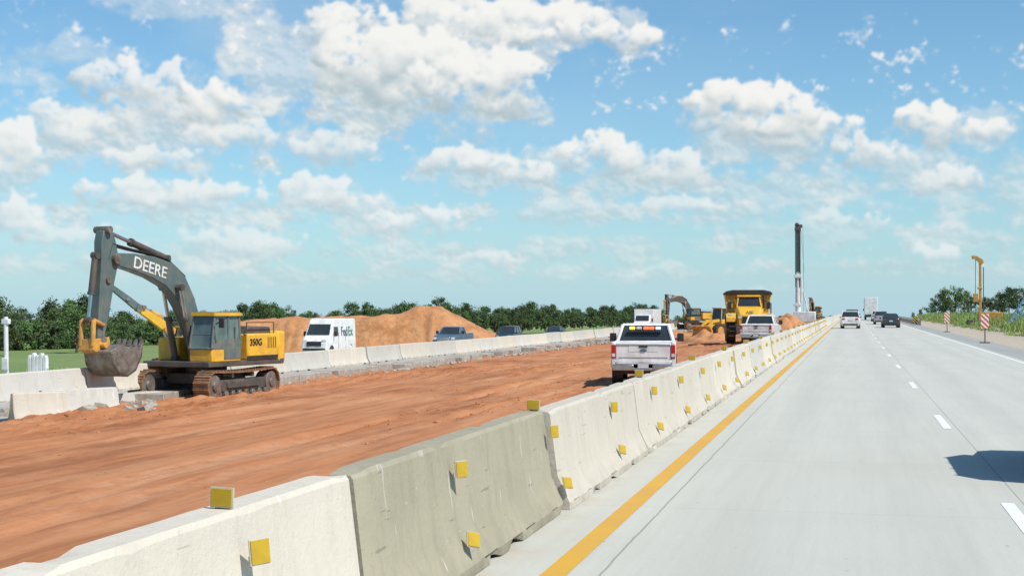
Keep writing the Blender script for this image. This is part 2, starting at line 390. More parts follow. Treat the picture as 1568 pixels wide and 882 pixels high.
def barrier_mesh(name,L,h,mat,seed):
    prof=[(.305,0),(.305,.075),(.30,.08),(.18,.33),(.105,h-.03),(.085,h),(-.085,h),(-.105,h-.03),(-.18,.33),(-.30,.08),(-.305,.075),(-.305,0)]
    mb=MB(); n=44; secs=[]
    for k in range(n+1):
        y=-L/2+L*k/n; ins=.0
        if k in (0,n): ins=.018
        s=[]
        for i,(x,z) in enumerate(prof):
            q=noise.noise(Vector((x*4+seed,y*3.5,z*3)))*.006
            chip=0
            e=noise.noise(Vector((seed*3.1+i,y*2.7,0)))
            if i in (0,11,1,10) : 
                chip=max(0,e-.22)*.20
            if i in (4,5,6,7): chip=max(0,e-.30)*.10+(.02*R() if k in (0,1,n-1,n) else 0)
            zz=z-(chip if z>.3 else -chip*1.2 if z==0 else 0)
            xx=x-math.copysign(ins+(chip if abs(x)>.2 else 0),x)+q
            if k in (0,n) and z>.05: zz-=.006
            s.append((xx,y,zz))
        secs.append(s)
    mb.loft(secs)
    bm=mb.bm; bmesh.ops.recalc_face_normals(bm,faces=bm.faces); me=bpy.data.meshes.new(name); bm.to_mesh(me); bm.free(); me.materials.append(mat)
    for p in me.polygons: p.use_smooth=True
    me.set_sharp_from_angle(angle=.35)
    return me
LB=5.47
bmC=[barrier_mesh('barrier_a',LB-.045,.97,MC1,1),barrier_mesh('barrier_b',LB-.045,.97,MC1,5),barrier_mesh('barrier_c',LB-.045,.97,MC3,9)]
bmO=barrier_mesh('barrier_o',LB-.045,.97,MC2,14)
for k in range(-2,64):
    yc=7.9+LB*(k+.5)
    me=bmO if k==0 else bmC[(k*7+2)%3 if k>3 else (0 if k!=2 else 1)]
    o=inst('concrete_barrier',me,(-3.0+U(-.025,.025),yc,crest(yc)+.002+U(0,.012)),U(-.006,.006)+(math.pi if k%2 and k>0 else 0))
mk=pm('reflector_yellow',(.50,.33,.015),(.42,.27,.015),6,.35)
mk2=pm('reflector_border',(.60,.60,.50),(.45,.45,.40),8,.5)
def marker(x,y,z,w,h,rot,ax):
    e=empty('barrier_reflector',(x,y,z))
    if ax=='y':
        MB().box(0,0,0,w,.008,h).obj('backing',mk2,e); MB().box(0,-.008,0,w*.88,.008,h*.86).obj('reflective_face',mk,e)
        MB().box(0,.02,-h*.5-.01,w*.6,.04,.02).obj('foot',M['dgrey'],e)
    else:
        MB().box(0,0,0,.008,w,h).obj('backing',mk2,e); MB().box(.007,0,0,.008,w*.92,h*.92).obj('reflective_face',mk,e)
        MB().box(-.03,w*.25,0,.06,.02,h*.5).obj('foot',M['dgrey'],e)
    e.rotation_euler=rot
    return e
for k in range(0,44):
    y=6.4+3.42*k
    marker(-2.795,y+U(-.1,.1),.78,.115,.125,(U(-.06,.06),-.12,-.55),'x')
    marker(-2.70,y+U(-.05,.1)+.05,.27,.115,.115,(U(-.1,.1)-.22,-.42,-.62),'x')
    if k%2==0: marker(-2.99,y-.1,1.035,.125,.10,(0,U(-.05,.05),U(-.1,.1)),'y')
bmF=[barrier_mesh('barrier_far_a',LB-.06,.87,MC3,3),barrier_mesh('barrier_far_b',LB-.06,.87,MC1,8)]
for k in range(0,62):
    yc=14+LB*(k+.5); 
    inst('median_barrier',bmF[k%2],(-24.6+U(-.06,.06),yc,-.86+crest(yc)+U(-.03,.03)),U(-.012,.012))
def strip():
    mb=MB(); y=43
    while y<330:
        L=U(1.0,3.8)
        if R()>.10:
            w=U(.9,1.5); e=U(0,.12); z=-1.02-e*.3+crest(y)
            mb.prism([(-24.28,y+.03),(-24.28,y+L-.03),(-24.28+w+U(-.25,.2),y+L-U(.02,.3)),(-24.28+w*.97,y+L*.5),(-24.28+w+U(-.25,.2),y+U(.02,.3))],z-.3,z+.10+U(0,.08),'z')
        y+=L
    mb.obj('concrete_footing',MC4,bevel=.02)
strip()
def pieces():
    me=barrier_mesh('barrier_short',1.6,.82,MC1,21); me2=barrier_mesh('barrier_short_b',2.6,.80,MC3,25)
    for xp,zc,rz,m_,tz in ((60,41.3,-.45,me,0),(122,43.3,-.3,me2,0),(200,47.5,-.2,me2,-.3)):
        x,y=P(xp,zc); inst('broken_barrier_section',m_,(x,y,gz(x,y)-.05+tz),rz-.2)
    mb=MB()
    for k in range(170):
        x,y=P(U(-10,235),U(42,49)); s=U(.05,.24) if R()<.85 else U(.2,.42)
        mt=Matrix.Rotation(U(0,6),3,'Z')@Matrix.Rotation(U(-.6,.6),3,'X')@Matrix.Rotation(U(-.4,.4),3,'Y')
        mb.box(x,y,gz(x,y)+s*.2,s*U(.7,1.6),s*U(.7,1.4),s*.6,mt)
    for k in range(420):
        y=U(50,140); x=-U(22.0,23.4); s=U(.04,.2)
        mt=Matrix.Rotation(U(0,6),3,'Z')@Matrix.Rotation(U(-.6,.6),3,'X')
        mb.box(x,y,gz(x,y)+s*.25,s*U(.7,1.8),s*U(.7,1.4),s*.6,mt)
    mb.obj('concrete_rubble',MC4,bevel=.01)
pieces()
# ------------------------------------------------------------ vegetation
def foliage(name,c1,c2,c3,vlo=.7,vhi=1.35):
    m,t,b=newmat(name); b.inputs['Roughness'].default_value=.75
    tc=t.n('ShaderNodeTexCoord').outputs['Object']; oi=t.n('ShaderNodeObjectInfo')
    n=t.noise(tc,.55,3,.6); n2=t.noise(tc,3.5,2,.6)
    c=t.mix(t.mr(n,.36,.64),c4(c1),c4(c2)); c=t.mix(t.m('MULTIPLY',t.mr(n2,.5,.7),.6),c,c4(c3))
    hv=t.n('ShaderNodeHueSaturation'); t.L.new(t.mr(oi.outputs['Random'],0,1,vlo,vhi),hv.inputs['Value']); t.L.new(t.mr(oi.outputs['Random'],0,1,.48,.515),hv.inputs['Hue']); t.L.new(c,hv.inputs['Color'])
    t.L.new(hv.outputs[0],b.inputs['Base Color'])
    return m
MF=foliage('foliage',(.055,.10,.03),(.095,.15,.042),(.03,.055,.018),.6,1.45)
def tree_mesh(seed,H=10,spread=3.6,base=.28,nc=22,lf=75,ls=.36,mat=None):
    rs=random.Random(seed)
    mb=MB(); 
    def u(a,b): return a+(b-a)*rs.random()
    top=(u(-.6,.6),u(-.6,.6),H*.7)
    mb.cyl((0,0,-.5),(top[0]*.4,top[1]*.4,H*.35),.28,7,.2); mb.cyl((top[0]*.4,top[1]*.4,H*.35),top,.2,6,.07)
    cl=[]
    for k in range(nc):
        h=u(base,1)**.85; a=u(0,6.283); w=spread*math.sin(min(1,max(.1,(h-base*.6)/(1-base*.6)))**.95*math.pi*.88+.16)
        r=w*u(.35,1.05); c=Vector((math.cos(a)*r,math.sin(a)*r,H*h*.92)); cl.append((c,u(.55,1.6)*H/10))
        if c.z>H*.3: mb.cyl((top[0]*.5,top[1]*.5,max(H*.25,c.z-r*.9-.5)),tuple(c),.09,4,.03)
    nb=len(mb.bm.faces)
    for c,r in cl:
        for q in range(lf):
            d=Vector((rs.gauss(0,1),rs.gauss(0,1),rs.gauss(0,.75)))
            d.normalize(); p=c+d*r*(rs.random()**.4)*(1.25 if rs.random()<.12 else 1); p.z-=.12*r*abs(d.x)
            a=(d*.8+Vector((rs.gauss(0,1),rs.gauss(0,1),rs.gauss(0,1)+.5))).normalized(); b=a.orthogonal().normalized(); s=u(.6,1.3)*ls; b2=a.cross(b)
            v=[p+b*s*.5,p+b2*s*.4,p-b*s*.5,p-b2*s*.4]
            mb.add(v,[(0,1,2,3)])
    me=bpy.data.meshes.new('tree_crown'); mb.bm.to_mesh(me); mb.bm.free(); me.materials.append(M['bark']); me.materials.append(mat or MF)
    for i,p in enumerate(me.polygons): p.material_index=0 if i<nb else 1
    return me
TM=[tree_mesh(i,10,(3.4,4.6,5.2,3.9,4.9,3.0,4.2,2.6,5.6)[i],(.12,.18,.1,.25,.15,.2,.3,.2,.3)[i],30,90,.38) for i in range(9)]
BM=[tree_mesh(50+i,4.2,2.8,.03,16,70,.36) for i in range(3)]
tl=empty('tree_line')
LP=[(-120,255),(100,285),(300,330),(450,380),(600,440),(800,560),(950,700),(1010,780)]
HP=[(-120,.95),(0,1.0),(22,.95),(40,.70),(68,.68),(80,.95),(110,1.12),(140,1.08),(160,.9),(200,.66),(250,.72),(330,.80),(372,.85),(385,1.18),(412,1.22),(425,.95),(470,.80),(540,.86),(570,.95),(600,1.18),(635,1.12),(660,.95),(680,1.14),(705,.98),(740,.86),(790,.95),(810,1.08),(845,1.0),(860,.84),(905,.88),(925,1.08),(945,.9),(975,1.1),(1012,.95)]
xp=-120.
while xp<1012:
    zc=pl(xp,LP)
    clump=noise.noise(Vector((xp*.03,0,3)))+.7*noise.noise(Vector((xp*.10,5,3)))
    hs=pl(xp,HP)
    for row in range(4):
        z2=zc+row*7+U(-3,3); x,y=P(xp+U(-6,6),z2)
        s=hs*U(.66,1.08)*(.82 if row<2 else 1)*(1+.20*clump)*(1.16 if R()<.08 else 1)
        inst('tree',random.choice(TM),(x,y,-5.9),U(0,6.28),(s*U(.85,1.25),s*U(.85,1.25),s),tl)
    for q in range(3):
        x,y=P(xp+U(-5,5),zc-3-U(0,5)); s=U(.6,1.25); inst('bush',random.choice(BM),(x,y,-6),U(0,6.28),s,tl)
    xp+=3.6*F/zc
# a few field trees in front of the line
for xp_,zc_,s_ in ((12,235,.62),(118,250,.80),(150,262,.7),(396,330,.98),(190,270,.55),(345,300,.6)):
    x,y=P(xp_,zc_); inst('tree',random.choice(TM),(x,y,-5.9),U(0,6),(s_*1.1,s_*1.1,s_),tl)
xp=1000.
while xp<1290:
    x,y=P(xp,900+U(-20,20)); s=U(.5,.9); inst('tree',random.choice(TM),(x,y,-9.5),U(0,6),s,tl); xp+=U(8,16)
for xp,zc,s in ((1437,330,.55),(1448,325,.70),(1462,330,.78),(1476,335,.66),(1487,340,.52),(1425,350,.40),(1410,420,.36),(1398,450,.33),(1505,300,.45),(1518,310,.45),(1528,300,.52),(1545,290,.66),(1558,285,.62),(1572,280,.65),(1590,280,.75),(1535,320,.5)):
    x,y=P(xp,zc); 
    e=inst('broadleaf_tree',random.choice(TM),(x,y,gg(x,y)-.2),U(0,6),(s*.95,s*.95,s*.96))
MGB=foliage('grass_blades',(.22,.32,.08),(.30,.38,.11),(.36,.35,.15),.75,1.25)
def tuft(seed,n=70,h=.7,w=.6):
    rs=random.Random(seed); mb=MB()
    for k in range(n):
        x,y=rs.gauss(0,w*.4),rs.gauss(0,w*.4); a=rs.random()*6.28; hh=h*(.4+.7*rs.random()); ww=.035; dx,dy=math.cos(a)*ww,math.sin(a)*ww; lx,ly=rs.gauss(0,.18)*h,rs.gauss(0,.18)*h
        mb.add([(x-dx,y-dy,0),(x+dx,y+dy,0),(x+dx*.7+lx*.5,y+dy*.7+ly*.5,hh*.6),(x-dx*.7+lx*.5,y-dy*.7+ly*.5,hh*.6),(x+lx,y+ly,hh)],[(0,1,2,3),(3,2,4)])
    me=bpy.data.meshes.new('tuft'); mb.bm.to_mesh(me); mb.bm.free(); me.materials.append(MGB); return me
TF=[tuft(i,80,U(.5,1.1),U(.6,1.1)) for i in range(5)]
gr=empty('roadside_grass')
for k in range(2600):
    y=45+ (R()**1.4)*260; x=11.8+abs(random.gauss(0,1))*6.5*(1 if R()<.8 else 2)
    if x<13.4 and R()<.6: continue
    s=U(.5,1.15)*ss(10.5,15,x)*.8+.22
    inst('grass_tuft',random.choice(TF),(x,y,gg(x,y)-.03),U(0,6),(s*1.3,s*1.3,s*U(.7,1.2)),gr)
for k in range(260):
    xp=U(60,240); zc=U(60,75); x,y=P(xp,zc)
    if x<-40.5: inst('grass_tuft',random.choice(TF),(x,y,gg(x,y)-.03),U(0,6),(1.2,1.2,.6),gr)
# ------------------------------------------------------------ vehicles
def wheels(e,ys,x,r,w=.24,rim='silver'):
    t=MB(); h=MB()
    for y in ys:
        for s in (-1,1):
            t.cyl((s*(x-w),y,r),(s*x,y,r),r,26); h.cyl((s*(x-w*.5),y,r),(s*(x+.012),y,r),r*.6,18)
    t.obj('tires',M['tire'],e,bevel=.02); h.obj('wheel_rims',M[rim],e)
def bodyloft(secs):
    out=[]
    for y,zb,zt,w in secs:
        zm=zb+(zt-zb)*.55
        half=[(w*.86,zb),(w*.97,zb+(zt-zb)*.18),(w,zm),(w*.97,zt-(zt-zb)*.12),(w*.88,zt-.01),(w*.5,zt+.02)]
        out.append([(x,y,z) for x,z in half]+[(-x,y,z) for x,z in half[::-1]])
    return MB().loft(out)
def greenhouse(e,b,t,zb,zt,paint,pill=.04,mid=()):
    g=MB(); vs=g.frus(b,t,zb,zt); g.obj('windows',M['glass'],e)
    p=MB()
    for i in range(4): p.cyl(vs[i],vs[i+4],pill,8)
    for f in mid:
        for sx in (0,1):
            yb=b[2]+(b[3]-b[2])*f; yt=t[2]+(t[3]-t[2])*f; p.cyl((b[sx],yb,zb),(t[sx],yt,zt),pill,8)
    p.obj('pillars',paint,e)
    r=MB(); r.frus((t[0]-.03,t[1]+.03,t[2]-.03,t[3]+.03),(t[0]+.1,t[1]-.1,t[2]+.1,t[3]-.1),zt-.01,zt+.055); r.obj('roof',paint,e,bevel=.015)
def car(name,loc,rz,paint,kind='sedan',s=1):
    e=empty(name,loc,rz,s); pt=M[paint]
    if kind=='sedan':
        bodyloft([(-2.3,.35,.9,.78),(-2.2,.25,1.0,.86),(-1.2,.2,1.02,.91),(0,.2,.98,.91),(1.2,.2,.93,.9),(2.0,.22,.8,.86),(2.3,.3,.65,.74)]).obj('body',pt,e)
        greenhouse(e,(-.8,.8,-1.75,1.15),(-.6,.6,-1.05,.3),.98,1.40,pt,.035,(.5,)); L=2.3; r=.33; zt=.8
    elif kind=='suv':
        bodyloft([(-2.35,.4,1.05,.84),(-2.28,.3,1.15,.92),(-1.2,.27,1.16,.94),(0,.27,1.14,.94),(1.2,.27,1.1,.93),(2.1,.3,.98,.88),(2.35,.4,.8,.78)]).obj('body',pt,e)
        greenhouse(e,(-.86,.86,-2.28,1.25),(-.68,.68,-2.0,.45),1.13,1.68,pt,.05,(.35,.68)); L=2.35; r=.36; zt=.95
    elif kind=='minivan':
        bodyloft([(-2.5,.35,1.1,.88),(-2.42,.28,1.18,.97),(-1.2,.25,1.16,.99),(.5,.25,1.12,.99),(1.5,.25,1.05,.97),(2.3,.3,.9,.9),(2.55,.38,.75,.8)]).obj('body',pt,e)
        greenhouse(e,(-.92,.92,-2.45,1.7),(-.76,.76,-2.25,.7),1.14,1.74,pt,.05,(.3,.62)); L=2.5; r=.34; zt=1.0
    wheels(e,(-1.4*L/2.3,1.4*L/2.3),.92 if kind!='minivan' else .98,r)
    a=MB()
    for y in (-1.4*L/2.3,1.4*L/2.3):
        for q in (-1,1): a.cyl((q*.6,y,r+.02),(q*(.905 if kind=='sedan' else .935 if kind=='suv' else .985),y,r+.02),r+.07,22)
    a.obj('wheel_arches',M['black'],e)
    l=MB()
    for q in (-1,1): l.box(q*.66,-L+.03,zt,.26,.14,.16)
    l.obj('tail_lights',M['red'],e,bevel=.02)
    l=MB()
    for q in (-1,1): l.box(q*.58,L-.1,zt-.17,.34,.2,.14)
    l.obj('headlights',M['hl'],e,bevel=.03)
    MB().box(0,L-.06,.5,1.0,.14,.22).obj('grille',M['black'],e,bevel=.02)
    MB().box(0,-L-.02+.05,.42,1.5,.1,.16).obj('rear_bumper',M['black'],e,bevel=.02)
    MB().box(0,-L-.01,zt-.12,.34,.06,.13).obj('licence_plate',M['plate'],e)
    m=MB()
    for q in (-1,1): m.box(q*1.0,.85,zt+.15,.2,.1,.14)
    m.obj('mirrors',M['black'],e,bevel=.02)
    return e
def pickup(name,loc,rz,paint='white',lights=True,s=1):
    e=empty(name,loc,rz,s); pt=M[paint]
    b=MB(); 
    prof=[(-.8,.52),(-.8,1.38),(1.25,1.36),(1.5,1.34),(2.6,1.22),(2.85,1.05),(2.92,.6),(2.8,.5)]
    b.prism(prof,-.97,.97,'x').obj('cab_body',pt,e,bevel=.06)
    b=MB()
    for q in (-1,1): b.box(q*.93,-1.86,1.0,.13,2.1,.80)
    b.box(0,-1.86,.80,1.8,2.1,.1).box(0,-.84,1.1,1.8,.06,.6)
    b.obj('bed',pt,e,bevel=.035)
    MB().box(0,-2.87,1.04,1.72,.07,.66).obj('tailgate',pt,e,bevel=.03)
    MB().box(0,-2.912,.93,1.5,.012,.015).box(0,-2.912,1.32,1.68,.02,.05).obj('tailgate_trim',M['silver'],e)
    MB().box(0,-2.906,1.20,.9,.012,.20).obj('tailgate_recess',M['wsteel'],e,bevel=.005)
    MB().box(0,-2.918,1.27,.26,.02,.06).obj('tailgate_handle',M['black'],e)
    mb=MB(); mb.cyl((0,-2.90,1.10),(0,-2.925,1.10),.11,20); 
    for v in mb.bm.verts: v.co.z=1.15+(v.co.z-1.10)*.45
    mb.obj('oval_badge',M['bluep'],e)
    l=MB()
    for q in (-1,1): l.box(q*.92,-2.90,1.11,.135,.06,.42)
    l.obj('tail_lights',M['red'],e,bevel=.015)
    l=MB()
    for q in (-1,1): l.box(q*.92,-2.935,1.0,.10,.012,.1)
    l.obj('reverse_lights',M['hl'],e)
    MB().box(-.62,-2.98,.62,.66,.16,.19).box(.62,-2.98,.62,.66,.16,.19).box(0,-2.97,.56,.62,.14,.1).obj('rear_bumper',M['chrome'],e,bevel=.03)
    MB().box(0,-2.99,.66,.33,.02,.15).obj('licence_plate',M['plate'],e)
    MB().box(0,-2.9,.45,.12,.3,.12).box(0,0,.5,1.5,5.2,.2).obj('chassis',M['black'],e)
    greenhouse(e,(-.9,.9,-.78,1.3),(-.74,.74,-.55,.55),1.37,1.90,pt,.06,(.48,))
    wheels(e,(-1.85,1.95),.97,.40,.27)
    a=MB()
    for y in (-1.85,1.95):
        for q in (-1,1): a.cyl((q*.7,y,.44),(q*.998,y,.44),.47,24)
    a.obj('wheel_arches',M['black'],e)
    m=MB()
    for q in (-1,1): m.box(q*1.13,.95,1.48,.22,.1,.28).box(q*1.0,.95,1.42,.14,.05,.06)
    m.obj('mirrors',M['black'],e,bevel=.02)
    if lights:
        MB().box(0,-.74,1.745,1.1,.1,.05).obj('light_bar_base',M['black'],e)
        for nm,xx,mm in (('beacon_amber',-.42,'la'),('beacon_white',-.2,'hl'),('beacon_red_1',.03,'lr'),('beacon_red_2',.2,'lr'),('beacon_blue',.42,'lb')):
            MB().box(xx,-.76,1.81,.17,.11,.09).obj(nm,M[mm],e,bevel=.02)
    l=MB()
    for q in (-1,1): l.box(q*.78,2.86,1.0,.3,.14,.22)
    l.obj('headlights',M['hl'],e,bevel=.02)
    MB().box(0,2.9,.92,1.15,.1,.4).obj('grille',M['chrome'],e,bevel=.03)
    return e
x,y=P(989,46.2); pickup('pickup_truck',(x,y,-.46),.115)
x,y=P(1166,91); pickup('pickup_truck',(x,y,-.36),-.06,lights=False)
pickup('pickup_truck',(-33.0,P(683,119)[1],-1.45),math.pi,'bluep',False)
car('suv',(P(779,140)[0],P(779,140)[1],-1.45),math.pi,'teal','suv')
car('car',(P(850,163)[0],P(850,163)[1],-1.45),math.pi,'dark','sedan')
car('minivan',(-.25,150,0),0,'white','minivan')
car('car',(4.0,158,0),0,'teal','sedan',1.05)
car('suv',(3.6,192,0),0,'silver','suv')
car('suv',(3.9,240,0),0,'white','suv')
car('minivan',(-.1,215,0),0,'silver','minivan',1.1)
car('suv',(3.24,18.3,0),0,'dark','suv',.86).scale=(.98,.80,1.14)
def van(loc,rz):
    e=empty('delivery_van',loc,rz); pt=M['white']
    prof=[(-3.0,.45),(-3.02,2.62),(-2.9,2.74),(1.15,2.76),(1.45,2.68),(1.95,1.95),(2.15,1.55),(2.75,1.28),(2.95,1.05),(3.0,.5),(2.85,.35),(-2.9,.35)]
    b=MB(); b.prism(prof,-1.02,1.02,'x')
    for v in b.bm.verts:
        if v.co.z>1.4: v.co.x*=1-.10*(v.co.z-1.4)/1.35
        if v.co.y>2.4: v.co.x*=.93
    b.obj('body',pt,e,bevel=.07)
    def ww(z): return 1.02*(1-.10*max(0,z-1.4)/1.35)
    g=MB(); g.add([(-.88,2.17,1.58),(.88,2.17,1.58),(.80,1.72,2.33),(-.80,1.72,2.33)],[(0,1,2,3)]); 
    for v in g.bm.verts: v.co.y+=.03; v.co.z+=.012
    g.obj('windshield',M['glass'],e)
    g=MB()
    for q in (-1,1):
        z0,z1=1.5,2.15; g.add([(q*(ww(z0)+.006),2.0,z0),(q*(ww(z0)+.006),.75,z0),(q*(ww(z1)+.006),.75,z1),(q*(ww(z1)+.006),1.62,z1)],[(0,1,2,3)])
    g.obj('side_windows',M['glass'],e)
    MB().box(0,2.97,.95,1.1,.1,.34).box(0,2.97,.55,1.7,.1,.16).obj('grille',M['black'],e,bevel=.03)
    l=MB()
    for q in (-1,1): l.box(q*.74,2.86,1.12,.36,.16,.26)
    l.obj('headlights',M['hl'],e,bevel=.03)
    m=MB()
    for q in (-1,1): m.box(q*1.18,1.75,1.65,.22,.12,.36)
    m.obj('mirrors',M['black'],e,bevel=.03)
    wheels(e,(-1.85,2.0),1.0,.36)
    a=MB()
    for y in (-1.85,2.0):
        for q in (-1,1): a.cyl((q*.7,y,.4),(q*1.012,y,.4),.43,22)
    a.obj('wheel_arches',M['black'],e)
    MB().box(-1.018,.68,1.1,.01,.02,1.3).box(-1.018,-.75,1.1,.01,.02,1.3).obj('door_seams',M['dgrey'],e)
    text('logo_first_part','Fed',.95,M['purple'],(-ww(1.9)-.01,-.55,1.78),(math.radians(86),0,-math.pi/2),e)
    text('logo_second_part','Ex',.95,M['green'],(-ww(1.9)-.01,-1.85,1.78),(math.radians(86),0,-math.pi/2),e)
x,y=P(504,103); van((x,y,-1.45),math.pi)
def boxtruck(name,loc,rz,w=1.25,h=3.6,L=7):
    e=empty(name,loc,rz)
    MB().box(0,-L/2+.2,.95+(h-.95)/2,2*w,L,h-.95).obj('cargo_box',M['white'],e,bevel=.04)
    MB().box(0,-L+.18,.9+(h-1.1)/2+.1,2*w-.3,.06,h-1.2).obj('rear_door',M['wsteel'],e,bevel=.02)
    MB().box(0,-L/2,.75,1.6,L+1,.25).box(0,-L+.15,.62,2*w,.12,.14).obj('chassis',M['black'],e)
    MB().prism([(.3,.6),(.3,2.55),(1.2,2.6),(1.65,1.75),(2.7,1.5),(2.85,.6)],-1.05,1.05,'x').obj('cab',M['white'],e,bevel=.07)
    g=MB(); g.add([(-.9,1.68,1.80),(.9,1.68,1.80),(.85,1.30,2.5),(-.85,1.30,2.5)],[(0,1,2,3)]); g.obj('windshield',M['glass'],e)
    MB().box(0,2.82,1.1,1.1,.1,.5).obj('grille',M['black'],e,bevel=.03)
    l=MB()
    for q in (-1,1): l.box(q*.8,2.8,1.05,.3,.12,.22)
    l.obj('headlights',M['hl'],e)
    l=MB()
    for q in (-1,1): l.box(q*1.05,-L+.1,.8,.25,.1,.14)
    l.obj('tail_lights',M['red'],e)
    m=MB()
    for q in (-1,1): m.box(q*1.3,1.3,1.9,.2,.1,.45)
    m.obj('mirrors',M['black'],e)
    wheels(e,(-L+1.6,1.7),1.12,.48,.3,'wsteel')
    return e
x,y=P(986,188); boxtruck('box_truck',(x,y,-1.35),math.pi,1.3,3.35,8)
boxtruck('box_truck',(1.7+1.6,275,0),0,1.25,4.2)
# ------------------------------------------------------------ articulated dump truck
def dump(loc,rz):
    e=empty('articulated_dump_truck',loc,rz); Yl=M['yellow']
    t=MB(); h=MB()
    for yy in (1.7,-3.2,-5.0):
        for q in (-1,1):
            t.cyl((q*.95,yy,.92),(q*1.6,yy,.92),.92,28); h.cyl((q*1.2,yy,.92),(q*1.62,yy,.92),.5,18)
            for k in range(26):
                a=k/26*6.283; t.box(q*1.28,yy+math.cos(a)*.93,.92+math.sin(a)*.93,.6,.09,.06,Matrix.Rotation(a-math.pi/2,3,'X'))
    t.obj('tires',M['tire'],e); h.obj('wheel_hubs',M['dyel'],e,bevel=.03)
    secs=[]
    for yy,zb,zt,w in ((.9,1.35,2.55,1.0),(1.8,1.3,2.45,.95),(2.7,1.25,2.2,.86),(3.05,1.2,1.95,.78)):
        half=[(w,zb),(w,zt-.22),(w*.82,zt),]; secs.append([(x,yy,z) for x,z in half]+[(-x,yy,z) for x,z in half[::-1]])
    MB().loft(secs).obj('hood',Yl,e,bevel=.06)
    g=MB().box(0,3.07,1.55,1.0,.06,.55)
    g.obj('grille',M['black'],e,bevel=.02)
    g=MB()
    for k in range(5): g.box(0,3.11,1.35+k*.1,.95,.03,.025)
    g.obj('grille_bars',M['dgrey'],e)
    MB().box(0,3.05,.85,1.9,.3,.45).obj('front_bumper',M['dgrey'],e,bevel=.06)
    MB().box(0,3.21,.93,.9,.03,.2).obj('bumper_panel',Yl,e)
    l=MB()
    for q in (-1,1): l.box(q*.68,3.02,1.78,.22,.12,.14).box(q*1.3,2.55,1.98,.22,.08,.16)
    l.obj('headlights',M['hl'],e)
    f=MB()
    for q in (-1,1):
        f.prism([(.5,1.85),(.8,2.06),(2.3,2.06),(2.75,1.75),(2.8,1.45),(2.7,1.45),(2.62,1.7),(2.2,1.95),(.85,1.95),(.55,1.75)],q*.9,q*1.62,'x')
    f.obj('fenders',Yl,e,bevel=.02)
    s=MB()
    for q in (-1,1):
        for k in range(3): s.box(q*1.2,2.95-.0,.5+k*.32,.45,.25,.05)
        s.cyl((q*1.5,2.4,2.06),(q*1.5,2.4,2.75),.025,6).cyl((q*1.5,1.0,2.06),(q*1.5,1.0,2.75),.025,6).cyl((q*1.5,2.4,2.75),(q*1.5,1.0,2.75),.025,6)
    s.obj('steps_and_rails',M['dgrey'],e)
    MB().box(0,.3,1.95,1.7,1.5,.95).obj('cab_lower',Yl,e,bevel=.05)
    g=MB(); vs=g.frus((-.85,.85,-.4,1.1),(-.74,.74,-.35,.85),2.42,3.2); g.obj('cab_windows',M['glass'],e)
    p=MB()
    for i in range(4): p.cyl(vs[i],vs[i+4],.055,8)
    p.obj('cab_pillars',Yl,e)
    MB().box(0,.25,3.26,1.66,1.45,.14).obj('cab_roof',Yl,e,bevel=.05)
    m=MB()
    for q in (-1,1): m.box(q*1.35,1.5,2.6,.26,.08,.5).cyl((q*.85,1.1,3.0),(q*1.35,1.5,2.9),.025,6)
    m.obj('mirrors',M['black'],e)
    MB().cyl((-1.05,.6,2.4),(-1.05,.6,3.35),.08,12).obj('exhaust',M['black'],e)
    pr=[(-.75,1.5),(.75,1.5),(1.45,2.1),(1.66,3.42),(1.58,3.42),(1.36,2.16),(.7,1.62),(-.7,1.62),(-1.36,2.16),(-1.58,3.42),(-1.66,3.42),(-1.45,2.1)]
    MB().prism(pr,-6.9,-.75,'y').obj('dump_body',Yl,e,bevel=.02)
    MB().prism([(-.75,1.55),(.75,1.55),(1.4,2.15),(1.6,3.45),(-1.6,3.45),(-1.4,2.15)],-.9,-.8,'y').obj('dump_body_front',Yl,e,bevel=.02)
    r=MB(); r.prism([(-1.72,3.38),(1.72,3.38),(1.6,3.62),(1.1,3.72),(-1.1,3.72),(-1.6,3.62)],-1.1,-.55,'y')
    r.box(-1.66,-3.8,3.47,.14,6,.14).box(1.66,-3.8,3.47,.14,6,.14); r.obj('body_rim_guard',M['black'],e,bevel=.03)
    q=MB()
    for k in range(-3,4): q.box(k*.45,-.74,2.9,.07,.08,.95)
    q.obj('headboard_ribs',M['dyel'],e)
    MB().box(0,-2.5,1.1,1.0,7,.4).obj('frame',M['dgrey'],e)
    text('model_lettering','A40',.3,M['black'],(0,2.98,2.12),(math.radians(62),0,math.pi),e)
x,y=P(1146,100); dump((x,y,-.36),math.pi+.1)
